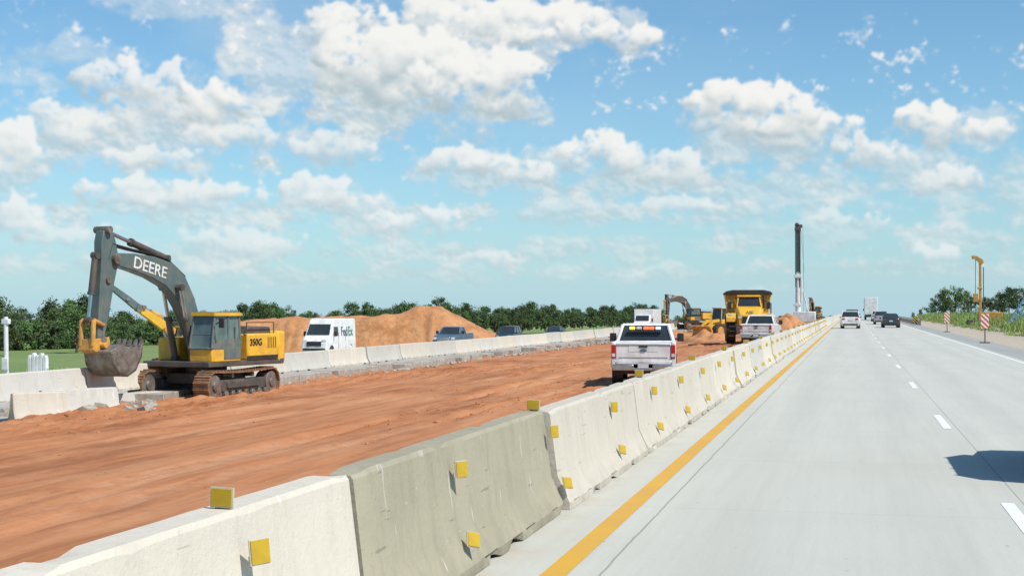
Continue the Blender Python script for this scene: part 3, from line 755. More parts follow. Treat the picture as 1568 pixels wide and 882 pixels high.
# ------------------------------------------------------------ excavator
def excavator(name,xp,zc,alpha,gzv,s=1,boom='boom',pose=None,beta=None,stickm=None,labels=None,curl=34,bucket=True):
    a=math.radians(alpha); hx=-math.cos(a)*C+math.sin(a)*S; hy=-math.cos(a)*S-math.sin(a)*C
    x,y=P(xp,zc); rz=math.atan2(hy,hx); e=empty(name,(x,y,gzv),rz,s); Yl=M['yellow']; BM_=M[boom]
    da=math.radians((beta if beta is not None else alpha)-alpha)
    def fin(mb,nm,mat,**k):
        o=mb.obj(nm,mat,e,**k); o.rotation_euler=(0,0,da); return o
    tr=MB(); fr=MB(); ro=MB(); r=.5; hl=1.95
    per=2*(2*hl)+2*math.pi*r; n=50
    for q in (-1,1):
        yy=q*1.35
        for k in range(n):
            d=per*k/n
            if d<2*hl: px,pz,an=-hl+d,0,0
            elif d<2*hl+math.pi*r: t_=(d-2*hl)/r; px,pz,an=hl+math.sin(t_)*r,r-math.cos(t_)*r,-t_
            elif d<4*hl+math.pi*r: px,pz,an=hl-(d-2*hl-math.pi*r),2*r,math.pi
            else: t_=(d-4*hl-math.pi*r)/r; px,pz,an=-hl-math.sin(t_)*r,r+math.cos(t_)*r,-(math.pi+t_)
            sag=-.05*math.sin((px+hl)/(2*hl)*math.pi) if pz>r*1.9 else 0
            mt=Matrix.Rotation(an,3,'Y')
            tr.box(px,yy,pz+.04+sag,per/n*.93,.62,.05,mt)
            off=mt@Vector((0,0,-.045)); tr.box(px+off.x,yy,pz+.04+sag+off.z,.035,.62,.05,mt)
        fr.box(0,yy,.53,3.7,.36,.42); fr.box(0,yy,.56,2.2,.5,.26)
        for sx in (-1,1):
            ro.cyl((sx*hl,yy-.24,.54),(sx*hl,yy+.24,.54),.40,22); ro.cyl((sx*hl,yy-.3,.54),(sx*hl,yy+.3,.54),.17,14)
        for k in range(8): ro.cyl((-1.6+k*.457,yy-.24,.22),(-1.6+k*.457,yy+.24,.22),.13,12)
        for k in (-.7,.7): ro.cyl((k,yy-.2,.88),(k,yy+.2,.88),.09,10)
    fin(tr,'tracks',M['track']); fin(fr,'track_frames',M['dgrey'],bevel=.03); fin(ro,'rollers_and_sprockets',M['steel'],bevel=.01)
    fin(MB().box(0,0,.75,1.7,2.3,.4),'carbody',M['dgrey'],bevel=.05)
    MB().cyl((0,0,.9),(0,0,1.2),.75,28).obj('swing_ring',M['dgrey'],e)
    MB().box(-.55,0,1.29,4.6,2.9,.2).obj('deck',M['dgrey'],e,bevel=.03)
    MB().box(-1.45,.92,1.86,1.9,1.1,.96).obj('left_side_door',Yl,e,bevel=.06)
    MB().box(-.75,-1.0,1.80,3.3,.95,.84).obj('right_tank_box',Yl,e,bevel=.06)
    MB().box(-1.6,0,1.95,1.7,.9,1.0).obj('engine_bay',M['dgrey'],e,bevel=.04)
    MB().prism([(-2.35,2.3),(-2.3,2.58),(-.9,2.62),(-.75,2.3)],-.75,1.2,'y').obj('engine_hood',M['dgrey'],e,bevel=.05)
    cw=[(-2.42,-1.46),(-2.42,1.46),(-2.95,1.42),(-3.25,1.05),(-3.4,.4),(-3.4,-.4),(-3.25,-1.05),(-2.95,-1.42)]
    MB().prism(cw,1.22,2.42,'z').obj('counterweight',Yl,e,bevel=.09)
    g=MB()
    for k in range(5): g.box(-2.25+k*.12,1.475,2.0,.03,.02,.4)
    g.obj('side_vents',M['black'],e)
    MB().box(-1.45,1.474,1.47,1.9,.02,.14).obj('side_stripe',M['black'],e)
    MB().cyl((-1.6,-.45,2.6),(-1.6,-.45,3.0),.07,12).obj('exhaust',M['black'],e)
    h=MB()
    for p1,p2 in (((.3,-1.45,2.2),(.3,-1.45,2.75)),((.3,-1.45,2.75),(-1.6,-1.45,2.75)),((-1.6,-1.45,2.75),(-1.6,-1.45,2.2)),((-.5,1.42,2.35),(-.5,1.42,2.75)),((-.5,1.42,2.75),(-2.2,1.42,2.75)),((-2.2,1.42,2.75),(-2.2,1.42,2.35)),((.75,-1.4,1.4),(.75,-1.4,2.5)),((.75,-.9,1.4),(.75,-.9,2.5))): h.cyl(p1,p2,.022,6)
    h.obj('handrails',M['dgrey'],e)
    MB().box(.75,.98,1.62,1.7,.98,.5).obj('cab_base',Yl,e,bevel=.04)
    MB().box(.42,1.482,1.66,.98,.02,.40).obj('door_lower_panel',M['boom'],e,bevel=.005)
    g=MB(); vs=g.frus((-.08,1.6,.50,1.46),(0,1.38,.54,1.42),1.85,3.02); g.obj('cab_glass',M['cabglass'],e)
    p=MB()
    for i in range(4): p.cyl(vs[i],vs[i+4],.05,8)
    for sy in (0,1):
        yv=(.50,1.46)[sy]; yt=(.54,1.42)[sy]; p.cyl((.62,yv,1.85),(.64,yt,3.02),.045,8)
        if sy: p.box(.76,yv+.012,2.0,1.62,.03,.34)
    p.cyl(vs[1],vs[2],.045,8); p.cyl((1.5,.52,2.35),(1.5,1.44,2.35),.02,6)
    p.box(.25,1.47,2.35,.04,.03,.5)
    p.obj('cab_frame',M['boom'] if boom=='boom' else M['black'],e)
    MB().box(.69,.98,3.08,1.55,1.02,.12).obj('cab_roof',M['boom'] if boom=='boom' else M['black'],e,bevel=.05)
    MB().box(1.47,.98,3.06,.06,1.04,.13).box(.69,1.5,3.05,1.5,.04,.11).obj('roof_trim',Yl,e)
    MB().box(.62,1.0,2.25,.5,.45,.75).obj('operator_seat',M['black'],e,bevel=.1)
    MB().cyl((1.5,1.55,2.7),(1.5,1.75,2.8),.02,6).box(1.5,1.8,2.75,.06,.2,.34).obj('mirror',M['black'],e)
    if pose is None:
        pose=dict(boom=[(.35,1.75,.26),(.7,2.5,.33),(1.15,3.4,.40),(1.65,4.05,.45),(2.25,4.45,.44),(3.1,4.68,.37),(4.1,4.83,.29),(5.0,4.9,.2)],
            stick=[(5.38,5.85,.16),(5.3,5.5,.34),(5.2,4.9,.42),(5.33,4.2,.34),(5.5,3.1,.25),(5.66,2.25,.17)])
    B=pose['boom']; T=pose['stick']
    MB().strip(B,-.32,.12).obj('boom',BM_,e,bevel=.03)
    MB().strip(T,-.27,.07).obj('stick',M[stickm] if stickm else BM_,e,bevel=.03)
    pv=MB()
    for pt_,rr in ((B[0],.16),(B[3],.14),(B[-1],.17),(T[0],.12),(T[-1],.12)): pv.cyl((pt_[0],-.42,pt_[1]),(pt_[0],.22,pt_[1]),rr,16)
    pv.cyl((T[3][0],-.34,T[3][1]),(T[3][0],.14,T[3][1]),.11,12)
    pv.obj('pivot_pins',M['steel'],e)
    hy=MB(); rod=MB()
    def ram(p1,p2,yy,r1=.11,f=.58):
        p1=Vector((p1[0],yy,p1[1])); p2=Vector((p2[0],yy,p2[1])); m_=p1.lerp(p2,f); hy.cyl(p1,m_,r1,14); hy.cyl(p1.lerp(p2,f-.03),p1.lerp(p2,f+.01),r1*1.2,14); rod.cyl(m_,p2,r1*.55,10)
        hy.cyl(p1-Vector((0,.12,0)),p1+Vector((0,.12,0)),r1*1.1,10); hy.cyl(p2-Vector((0,.12,0)),p2+Vector((0,.12,0)),r1*1.0,10)
    mid=B[4]; m3=B[3]
    ram((1.15,1.45),(m3[0]+.2,m3[1]-.05),-.48,.12); ram((1.15,1.45),(m3[0]+.2,m3[1]-.05),.28,.12)
    ram((mid[0]-.1,mid[1]+mid[2]+.12),(T[0][0],T[0][1]),-.1,.12)
    dx=T[-1][0]-T[2][0]; dzv=T[-1][1]-T[2][1]; ll=math.hypot(dx,dzv); ux,uz=dx/ll,dzv/ll; nx,nz=-uz,ux
    if nx<0: nx,nz=-nx,-nz
    c1=(T[2][0]+nx*.55,T[2][1]+nz*.55); c2=(T[-1][0]+nx*.5-ux*.55,T[-1][1]+nz*.5-uz*.55)
    if bucket: ram(c1,c2,-.1,.11,.6)
    hy.obj('hydraulic_cylinders',M['dgrey'] if boom=='boom' else M['dyel'],e); rod.obj('hydraulic_rods',M['chrome'],e)
    ho=MB()
    if bucket:
      for yy in (-.25,-.1,.05):
        pts=[(B[3][0]-.35,B[3][1]+.35),(B[4][0],B[4][1]+.52),(B[5][0],B[5][1]+.46),(B[6][0],B[6][1]+.42),(T[1][0]-.2,T[1][1]-.1),(T[2][0]+.1,T[2][1]-.0)]
        for p1,p2 in zip(pts,pts[1:]): ho.cyl((p1[0],yy,p1[1]),(p2[0],yy,p2[1]),.03,6)
      ho.obj('hoses',M['black'],e)
    bx,bz=T[-1][0],T[-1][1]-.05
    if not bucket: return e
    lk=MB()
    for yy in (-.38,.12):
        lk.cyl((bx-ux*.5,yy,bz-uz*.5),(c2[0],yy,c2[1]),.075,8); lk.cyl((c2[0],yy,c2[1]),(bx+nx*.40+ux*.25,yy,bz+nz*.40+uz*.25),.085,8)
    lk.prism([(bx-.28,bz+.12),(bx+.45,bz+.05),(bx+.5,bz-.3),(bx+.1,bz-.5),(bx-.35,bz-.35)],-.42,.20,'y')
    lk.cyl((bx+.1,-.62,bz-.15),(bx+.1,.40,bz-.15),.10,12)
    lk.obj('bucket_linkage',M['dyel'],e,bevel=.02)
    cr=math.radians(curl); KS=.88
    def rb(p):
        p=(p[0]*KS,p[1]*KS)
        return (bx+p[0]*math.cos(cr)+p[1]*math.sin(cr), bz-.06-p[0]*math.sin(cr)+p[1]*math.cos(cr)) 
    out=[(.45,-.15),(.62,-.55),(.55,-1.05),(.2,-1.42),(-.3,-1.5),(-.85,-1.25),(-1.1,-.98)]
    inn=[(-1.06,-.93),(-.83,-1.16),(-.3,-1.40),(.15,-1.33),(.45,-1.0),(.52,-.55),(.38,-.2)]
    bk=MB(); bw=.58; yc=.16
    bk.prism([rb(p) for p in out+inn],yc-bw,yc+bw,'y')
    side=out+[(-.25,-.35)]
    for yy in (yc-bw,yc+bw-.05): bk.prism([rb(p) for p in side],yy,yy+.05,'y')
    bk.prism([rb(p) for p in ((.5,-.15),(.5,-.05),(-.3,-.28),(-.28,-.38))],yc-bw,yc+bw,'y')
    bk.obj('bucket',M['steel'],e,bevel=.015)
    th=MB()
    for k in range(5):
        yy=yc-bw+.1+k*(2*bw-.2)/4; th.prism([rb(p) for p in ((-1.05,-.90),(-1.34,-.78),(-1.12,-1.04))],yy-.06,yy+.06,'y')
    th.obj('bucket_teeth',M['steel'],e)
    if labels:
        an=math.atan2(B[6][1]-B[4][1],B[6][0]-B[4][0])
        cx=(B[4][0]+B[6][0])/2+.1; cz=(B[4][1]+B[6][1])/2+.0
        o=text('boom_lettering',labels[0],.56,M['wsteel'],(cx,.134,cz),(0,0,0),e)
        mt=Matrix(((-1,0,0),(0,0,1),(0,1,0)))
        o.rotation_euler=(Matrix.Rotation(-an,3,'Y')@mt).to_euler(); o.scale=(1.12,1,1)
        o=text('model_lettering',labels[1],.34,M['black'],(-1.0,1.492,2.02),(0,0,0),e); o.rotation_euler=mt.to_euler()
    return e
excavator('excavator',316,51,65,-1.27,1,'boom',beta=70,labels=('DEERE','350G'))
p2=dict(boom=[(.35,1.75,.24),(.8,2.15,.28),(1.3,2.55,.29),(1.8,2.95,.28),(2.3,3.3,.26),(2.8,3.65,.23),(3.2,3.9,.2),(3.6,4.15,.16)],
  stick=[(3.3,4.25,.14),(3.5,4.2,.2),(3.8,4.35,.22),(4.3,4.75,.2),(4.9,5.2,.17),(5.4,5.6,.13)])
excavator('excavator',300,78,33,-1.75,.9,'yellow',pose=p2,stickm='boom',bucket=False)
p3=dict(boom=[(.35,1.75,.24),(.6,2.5,.3),(1.0,3.3,.36),(1.5,3.9,.40),(2.1,4.2,.38),(2.9,4.3,.33),(3.7,4.2,.26),(4.3,4.0,.18)],
  stick=[(4.7,4.9,.14),(4.65,4.5,.28),(4.5,4.05,.32),(4.5,3.2,.26),(4.55,2.2,.2),(4.6,1.5,.14)])
excavator('excavator',1062,200,30,-.9,1.0,'dgrey',pose=p3)
excavator('excavator',1246,300,70,-.5,1.0,'dgrey',pose=p3)
# ------------------------------------------------------------ wheel loader
def loader(loc,rz):
    e=empty('wheel_loader',loc,rz); Yl=M['yellow']
    wheels(e,(-1.5,1.5),1.3,.78,.55,'dyel')
    MB().prism([(-2.9,1.0),(-2.9,2.1),(-.4,2.3),(-.4,.9)],-.85,.85,'x').obj('engine_cover',Yl,e,bevel=.06)
    MB().box(0,1.2,1.15,1.1,2.2,.6).obj('front_frame',Yl,e,bevel=.05)
    g=MB(); vs=g.frus((-.7,.7,-.5,.85),(-.62,.62,-.4,.7),2.0,3.15); g.obj('cab_windows',M['glass'],e)
    p=MB(); [p.cyl(vs[i],vs[i+4],.05,8) for i in range(4)]; p.obj('cab_pillars',Yl,e)
    MB().box(0,.15,3.2,1.5,1.4,.12).obj('cab_roof',Yl,e,bevel=.04)
    MB().box(0,.15,1.75,1.45,1.4,.5).obj('cab_base',Yl,e,bevel=.04)
    a=MB()
    for q in (-1,1): a.strip([(1.0,1.9,.14),(1.9,1.8,.16),(3.0,.8,.12)],q*.5-.09,q*.5+.09)
    for v in a.bm.verts: v.co=Vector((v.co.y,v.co.x,v.co.z))
    a.obj('lift_arms',Yl,e)
    MB().prism([(2.9,.1),(3.9,.08),(3.95,.12),(3.1,.3),(2.95,.8),(3.3,1.25),(3.2,1.32),(2.75,.85),(2.75,.3)],-1.4,1.4,'x').obj('bucket',M['dyel'],e)
x,y=P(1106,150); loader((x,y,-1.1),math.pi-.7)
def heap(xp,zc,r,h,nm='dirt_pile'):
    x0,y0=P(xp,zc); n=26; vs=[];fs=[]
    for j in range(n+1):
        for i in range(n+1):
            u,v=(i/n-.5)*2,(j/n-.5)*2; d=math.hypot(u,v); x,y=x0+u*r,y0+v*r
            z=gz(x,y)-.15+h*max(0,1-d)**.9*(1+.5*noise.noise(Vector((x*.9,y*.9,3))))+.15*noise.noise(Vector((x*2,y*2,0)))*(d<.95)
            vs.append((x,y,z))
    for j in range(n):
        for i in range(n): a=j*(n+1)+i; fs.append((a,a+1,a+n+2,a+n+1))
    me=bpy.data.meshes.new(nm); me.from_pydata(vs,[],fs); me.materials.append(MDM)
    for p in me.polygons: p.use_smooth=True
    o=bpy.data.objects.new(nm,me); sc.collection.objects.link(o)
heap(1192,118,2.6,2.0); heap(1205,150,3.5,2.0); heap(1020,160,4,.9); heap(1110,240,7,1.8); heap(905,150,3,.6); heap(1085,118,2.6,1.1)
# ------------------------------------------------------------ crane mast
def crane():
    x,y=P(1222,172); e=empty('crane',(x,y,-.45)); 
    z0,z1,z2=1.0,6.7,13.0
    MB().cyl((0,0,z0),(0,0,z1),.34,16,.3).obj('lower_mast',M['wsteel'],e)
    w=MB()
    for q in (-1,1):
        for p in (-1,1): w.cyl((q*.27,p*.27,z1-1.5),(q*.27,p*.27,z2-1),.065,6)
    n=30
    for k in range(n):
        a=z1-1.5+(z2-z1+.5)*k/n; b=z1-1.5+(z2-z1+.5)*(k+1)/n
        for q in (-1,1):
            w.cyl((q*.27,-.27,a),(-q*.27,-.27,b),.022,4); w.cyl((-.27,q*.27,a),(.27,-q*.27,b),.022,4); w.cyl((q*.27,-.27,a),(q*.27,.27,b),.022,4)
    w.box(0,0,(z1+z2)/2,.40,.40,z2-z1-.6)
    w.obj('upper_lattice_mast',M['boom'],e)
    MB().box(.31,0,(z1+z2)/2-.3,.06,.26,z2-z1-1.2).obj('mast_guide_rail',M['wsteel'],e)
    MB().box(0,0,z2-.7,.75,.7,.5).box(.3,0,z2-.35,.5,.3,.4).cyl((-.1,-.2,z2-.2),(-.1,.2,z2-.2),.28,14).obj('mast_head',M['dgrey'],e,bevel=.04)
    MB().box(0,0,z1-.2,.9,.8,.45).box(.42,0,z1-2,.3,.5,2.8).box(-.1,0,3.0,.9,.7,.35).obj('winch_and_clamps',M['wsteel'],e,bevel=.04)
    c=MB()
    c.cyl((.62,0,z2-.4),(.7,0,1.5),.02,5).cyl((.35,-.2,z2-.4),(.75,-.2,7),.015,5); c.obj('cables',M['dgrey'],e)
    MB().box(.8,.5,1.5,2.6,3.6,1.3).obj('house',M['wsteel'],e,bevel=.08)
    t=MB()
    for q in (-1,1): t.prism([(-2.2,.45),(-1.9,.05),(1.9,.05),(2.2,.45),(1.9,.85),(-1.9,.85)],q*1.3-.3,q*1.3+.3,'x')
    for v in t.bm.verts: v.co.x+=.6
    t.obj('crawler_tracks',M['dgrey'],e,bevel=.04)
    MB().cyl((.2,1.4,2.0),(0,.3,6.6),.09,8).cyl((1.2,1.4,2.0),(0.1,.3,6.6),.09,8).obj('back_stays',M['wsteel'],e)
crane()
# ------------------------------------------------------------ right side furniture
def stripe_mat():
    m,t,b=newmat('hazard_stripes'); b.inputs['Roughness'].default_value=.4
    tc=t.n('ShaderNodeTexCoord').outputs['Object']; sx=t.n('ShaderNodeSeparateXYZ'); t.L.new(tc,sx.inputs[0])
    f=t.m('FRACT',t.m('MULTIPLY',t.m('ADD',sx.outputs[2],sx.outputs[0]),3.4)); t.L.new(t.mix(t.m('GREATER_THAN',f,.5),(.8,.8,.78,1),(.75,.10,.03,1)),b.inputs['Base Color']); return m
MS=stripe_mat()
def panel(xp,zc,z0=0,h=.85,top=1.7):
    x,y=P(xp,zc); e=empty('striped_marker_sign',(x,y,z0),0)
    MB().box(0,0,top-h/2,.46,.03,h).obj('striped_panel',MS,e)
    MB().box(0,.04,top/2-.1,.06,.05,top+.2).box(0,.1,.02,.5,.9,.05).obj('post',M['dgrey'],e)
panel(1508,82); panel(1450,122,0,.9,1.7)
mS2,t_,b_=newmat('black_yellow_stripes'); tc=t_.n('ShaderNodeTexCoord').outputs['Object']; sx=t_.n('ShaderNodeSeparateXYZ'); t_.L.new(tc,sx.inputs[0])
t_.L.new(t_.mix(t_.m('GREATER_THAN',t_.m('FRACT',t_.m('MULTIPLY',t_.m('ADD',sx.outputs[2],sx.outputs[0]),3)),.5),(.7,.45,.02,1),(.02,.02,.02,1)),b_.inputs['Base Color'])
x,y=P(1403,180); e=empty('guardrail_end_marker',(x,y,0)); MB().box(0,0,.62,.9,.06,.75).obj('striped_panel',mS2,e,bevel=.02); MB().box(0,.08,.3,.1,.1,.6).obj('post',M['dgrey'],e)
e=empty('guardrail'); mb=MB(); prof=[(0,.5),(.04,.54),(.04,.6),(0,.65),(.04,.7),(.04,.77),(0,.81),(-.02,.81),(.0,.77),(.0,.7),(-.03,.65),(.0,.6),(.0,.54),(-.02,.5)]
mb.prism([(-p[0]+8.1,p[1]) for p in prof],182,330,'y'); mb.obj('rail',M['wsteel'],e); mb=MB()
for k in range(0,75): mb.box(8.22,182+k*2,.35,.12,.12,.8)
mb.obj('posts',M['steel'],e)
def rig():
    x,y=P(1499,160); e=empty('drill_rig',(x,y,.0)); Yl=M['dyel']
    MB().box(.15,0,3.9,.28,.3,7.2).obj('mast',Yl,e,bevel=.03)
    MB().strip([(-.75,8.05,.12),(-.3,7.9,.2),(.2,7.5,.28),(.42,7.2,.2)],-.18,.18).box(-.6,0,7.9,.3,.4,.35).obj('mast_head',Yl,e,bevel=.03)
    MB().cyl((-.35,0,7.7),(-.4,0,1.2),.035,6).cyl((.5,0,6.8),(.5,0,1.5),.05,6).obj('drill_rod',M['dgrey'],e)
    MB().box(-.35,0,3.3,.55,.45,1.0).box(.1,0,4.4,.5,.4,.25).obj('rotary_head',M['dyel'],e,bevel=.04)
    MB().box(1.2,.3,1.2,2.6,1.8,.9).obj('house',Yl,e,bevel=.06)
    t=MB()
    for q in (-1,1): t.prism([(-1.4,.4),(-1.2,.05),(2.6,.05),(2.8,.4),(2.6,.75),(-1.2,.75)],q*.9-.22,q*.9+.22,'y')
    t.obj('crawler_tracks',M['dgrey'],e,bevel=.04)
rig()
def frame():
    x,y=P(1556,126); e=empty('steel_lattice_frame',(x,y,.4)); w=MB()
    for d in (0,.55):
        w.cyl((-.9+d,0,0),(.9+d,0,2.9),.05,6)
        w.cyl((-.9+d,.6,0),(.9+d,.6,2.9),.05,6)
    for k in range(9):
        t=k/9; t2=(k+1)/9
        for yy in (0,.6): w.cyl((-.9+1.8*t,yy,2.9*t),(-.35+1.8*t2,yy,2.9*t2),.03,4); w.cyl((-.35+1.8*t,yy,2.9*t),(-.9+1.8*t2,yy,2.9*t2),.03,4)
        w.cyl((-.9+1.8*t,0,2.9*t),(-.9+1.8*t,.6,2.9*t),.03,4)
    for k in range(3): w.cyl((.2+k*.5,.3,0),(.9,.3,2.6),.04,5)
    w.obj('lattice',M['chest'],e)
frame()
x,y=P(11,58); e=empty('utility_post',(x,y,-1.5)); MB().cyl((0,0,0),(-.06,0,3.15),.10,14,.09).obj('post',M['wsteel'],e); MB().box(-.05,0,2.95,.34,.2,.22).box(0,-.12,1.2,.3,.1,.5).obj('cap_box',M['wsteel'],e,bevel=.03)
x,y=P(59,66); e=empty('white_plastic_barricade',(x,y,-1.5))
b=MB()
for k in range(5): b.prism([(-.5+k*.2,.0),(-.5+k*.2,1.15+.12*(k%2)),(-.46+k*.2,1.3+.1*(k%2)),(-.36+k*.2,1.3+.1*(k%2)),(-.32+k*.2,1.15+.12*(k%2)),(-.32+k*.2,0)],-.12,.12,'y')
b.box(0,0,.7,1.05,.14,.12).box(0,0,.3,1.05,.14,.12); b.obj('panels',M['wsteel'],e,bevel=.02)
def drum(x,y,z):
    e=empty('traffic_drum',(x,y,z))
    for k in range(5): MB().cyl((0,0,.08+k*.18),(0,0,.26+k*.18),.29-k*.012,18,.278-k*.012).obj('band_%d'%k,M['orange'] if k%2==0 else M['wsteel'],e)
    MB().cyl((0,0,0),(0,0,.08),.38,18).obj('base',M['tire'],e)
for xp,zc in ((935,150),(946,170),(958,195)): 
    x,y=P(xp,zc); drum(x,y,gz(x,y))
# ------------------------------------------------------------ world
w=bpy.data.worlds.new('World'); sc.world=w; w.use_nodes=True; nt=w.node_tree; nt.nodes.clear(); T=NT(nt)
out=T.n('ShaderNodeOutputWorld'); bg=T.n('ShaderNodeBackground'); bg.inputs[1].default_value=.10; nt.links.new(bg.outputs[0],out.inputs[0])
sky=T.n('ShaderNodeTexSky',sky_type='NISHITA'); sky.sun_disc=False; sky.sun_elevation=SE; sky.sun_rotation=SA; sky.air_density=1.0; sky.dust_density=.4; sky.ozone_density=1.8
nt.links.new(T.v('MULTIPLY',sky.outputs[0],(.82,1.18,1.32)),bg.inputs[0])
# ------------------------------------------------------------ cumulus layer on a far sky dome (vertex data computed here)
def build_sky():
    rs=np.random.RandomState(11)
    du=.045; us=np.arange(-46,19,du); vs=np.arange(-.6,17.5,du); UU,VV=np.meshgrid(us,vs)
    lat=rs.rand(256,256).astype(np.float32)
    def vn(x,y):
        xi=np.floor(x).astype(int); yi=np.floor(y).astype(int); fx=x-xi; fy=y-yi
        fx=fx*fx*fx*(fx*(fx*6-15)+10); fy=fy*fy*fy*(fy*(fy*6-15)+10)
        a=lat[yi%256,xi%256]; b=lat[yi%256,(xi+1)%256]; c=lat[(yi+1)%256,xi%256]; d=lat[(yi+1)%256,(xi+1)%256]
        return a+(b-a)*fx+(c-a)*fy+(a-b-c+d)*fx*fy
    def fbm(x,y,o=5,g=.5):
        s=0;a=1;t=0
        for k in range(o):
            ca,sa=math.cos(k*.7),math.sin(k*.7)
            s=s+a*vn((x*ca-y*sa)*2**k+17.3*k+300,(x*sa+y*ca)*2**k+9.1*k+300); t+=a; a*=g
        return s/t
    Uw=UU+1.2*(fbm(UU*.5,VV*.65,4)-.5)+.58*(fbm(UU*1.9+5,VV*2.2,5,.6)-.5)
    Vw=VV+.70*(fbm(UU*.55+40,VV*.65,4)-.5)+.48*(fbm(UU*2.0+50,VV*2.2,5,.6)-.5)
    fine=fbm(UU*2.8,VV*3.3,6,.62)-.5
    mid_=fbm(UU*.8+70,VV*1.1,5,.55)-.5
    A=np.zeros_like(UU); Cc=np.zeros(UU.shape+(3,))
    def over(sl,c,a):
        A[sl]=a+A[sl]*(1-a); Cc[sl]=c*a[...,None]+Cc[sl]*(1-a[...,None])
    sst=lambda x:np.clip(x,0,1)**2*(3-2*np.clip(x,0,1))
    white=np.array((.91,.91,.885)); dark=np.array((.42,.525,.575)); hazec=np.array((.57,.72,.79))
    full=(slice(None),slice(None))
    pale=np.broadcast_to(np.array((.54,.70,.785)),Cc.shape)
    veil=sst((fbm(UU*.13,VV*.34,5)-.38)/.30)*.28
    veil=veil*np.clip(1.05-.034*(UU+30),.15,1)
    over(full,pale,veil)
    hz=np.clip(.80*np.exp(-np.maximum(VV,0)/4.2),0,1); over(full,np.broadcast_to(np.array((.46,.675,.80)),Cc.shape),hz)
    def blur(h,n=1):
        for _ in range(n):
            h=(np.roll(h,1,0)+np.roll(h,-1,0)+2*h)/4; h=(np.roll(h,1,1)+np.roll(h,-1,1)+2*h)/4
        return h
    Ld=np.array((.40,.74,.54)); Ld/=np.linalg.norm(Ld)
    def win(u0,v0,a,b):
        m=1.4
        i0=max(0,int((u0-a*1.7-m-us[0])/du)); i1=min(len(us),int((u0+a*1.7+m-us[0])/du)); j0=max(0,int((v0-b*1.9-m-vs[0])/du)); j1=min(len(vs),int((v0+b*1.9+m-vs[0])/du))
        if i1-i0<8 or j1-j0<8: return None
        return (slice(j0,j1),slice(i0,i1))
    fgy,fgx=np.gradient(fbm(UU*1.1+9,VV*1.5,5,.5),du)
    relief=np.clip(-(fgx*.5+fgy*.85)*.9,-.5,.5)
    def wisp(u0,v0,a,b,amt,tone=.5):
        sl=win(u0,v0,a,b)
        if sl is None: return
        X=Uw[sl]; Y=Vw[sl]; q=np.sqrt(((X-u0)/a)**2+((Y-v0)/b)**2)
        f=(1-q)*1.1+mid_[sl]*1.9+fine[sl]*.5
        al=sst((f-.02)/.62)*amt
        k=np.clip(tone+.35*(Y-v0)/b+relief[sl]*.7+mid_[sl]*.8,0,1)[...,None]
        c=np.array((.50,.615,.665))*(1-k)+np.array((.80,.835,.835))*k
        over(sl,c,al)
    def cloud(u0,v0,a,b,st):
        base=v0-b*.66
        sl=win(u0,v0,a,b)
        if sl is None: return
        X=Uw[sl]; Y=Vw[sl]
        H=np.zeros_like(X)
        nb=int(12+8*a/b); big=[]
        for k in range(nb):
            px=rs.uniform(-.9,.9); cap=math.sqrt(1-px*px); py=rs.uniform(-.4,.60)*cap; r=b*rs.uniform(.34,.62)*(.5+.5*cap)
            cx=u0+px*a; cy=max(v0+py*b,base+r*.55); big.append((cx,cy,r))
        def stamp(cx,cy,r,z0,H):
            dy=Y-cy; dy=np.where(dy<0,dy*1.3,dy); d2=(X-cx)**2+dy**2
            return np.maximum(H,np.where(d2<r*r,z0+np.sqrt(np.maximum(0,r*r-d2))*.9,0))
        for cx,cy,r in big: H=stamp(cx,cy,r,0,H)
        H0=H.copy()
        for k in range(int(nb*5)):
            cx,cy,r=big[rs.randint(nb)]; an=rs.uniform(-.25,math.pi+.25); rr=r*rs.uniform(.2,.45); q=rs.uniform(.45,.98)
            sx_,sy_=cx+math.cos(an)*r*q,cy+math.sin(an)*r*q; 
            if sy_<base+rr*.5: continue
            z0=r*math.sqrt(max(0,1-q*q))*.8
            H=stamp(sx_,sy_,rr,z0,H)
        H=blur(H,5)
        gy,gx=np.gradient(blur(H,4),du); ln=np.sqrt(gx*gx*.7+gy*gy*.7+1); lam=(-gx*.84*Ld[0]-gy*.84*Ld[1]+Ld[2])/ln
        t=np.clip((Y-base)/(b*1.55),0,1)
        Hb=blur(H0,30); gy2,gx2=np.gradient(Hb,du); l2=np.sqrt(gx2**2+gy2**2+1); lam2=(-gx2*Ld[0]-gy2*Ld[1]+Ld[2])/l2
        lit=.24*lam+.48*lam2+.62*t**.85-.13+fine[sl]*.30+mid_[sl]*.35
        c=dark+(white-dark)*sst((lit-.10)/.84)[...,None]
        hf=np.clip(.60-.075*v0,0,.5); c=c*(1-hf)+hazec*hf+hf*.09
        e=.24+.60*(1-t)**1.4+(.4 if st<.6 else 0)
        al=sst((H/b+fine[sl]*.58*(1+(1-t)*.6)+mid_[sl]*.32-.10)/e)*min(1,st*1.12)
        al=al*sst((Y-base+b*.42+mid_[sl]*b*.5)/(b*.62))
        over(sl,c,al)
    def D(bx,by,rx,ry): return (-13.7+math.degrees(math.atan((bx-784)/F)),math.degrees(math.atan((474-by)/F)),rx/37.3,ry/37.3)
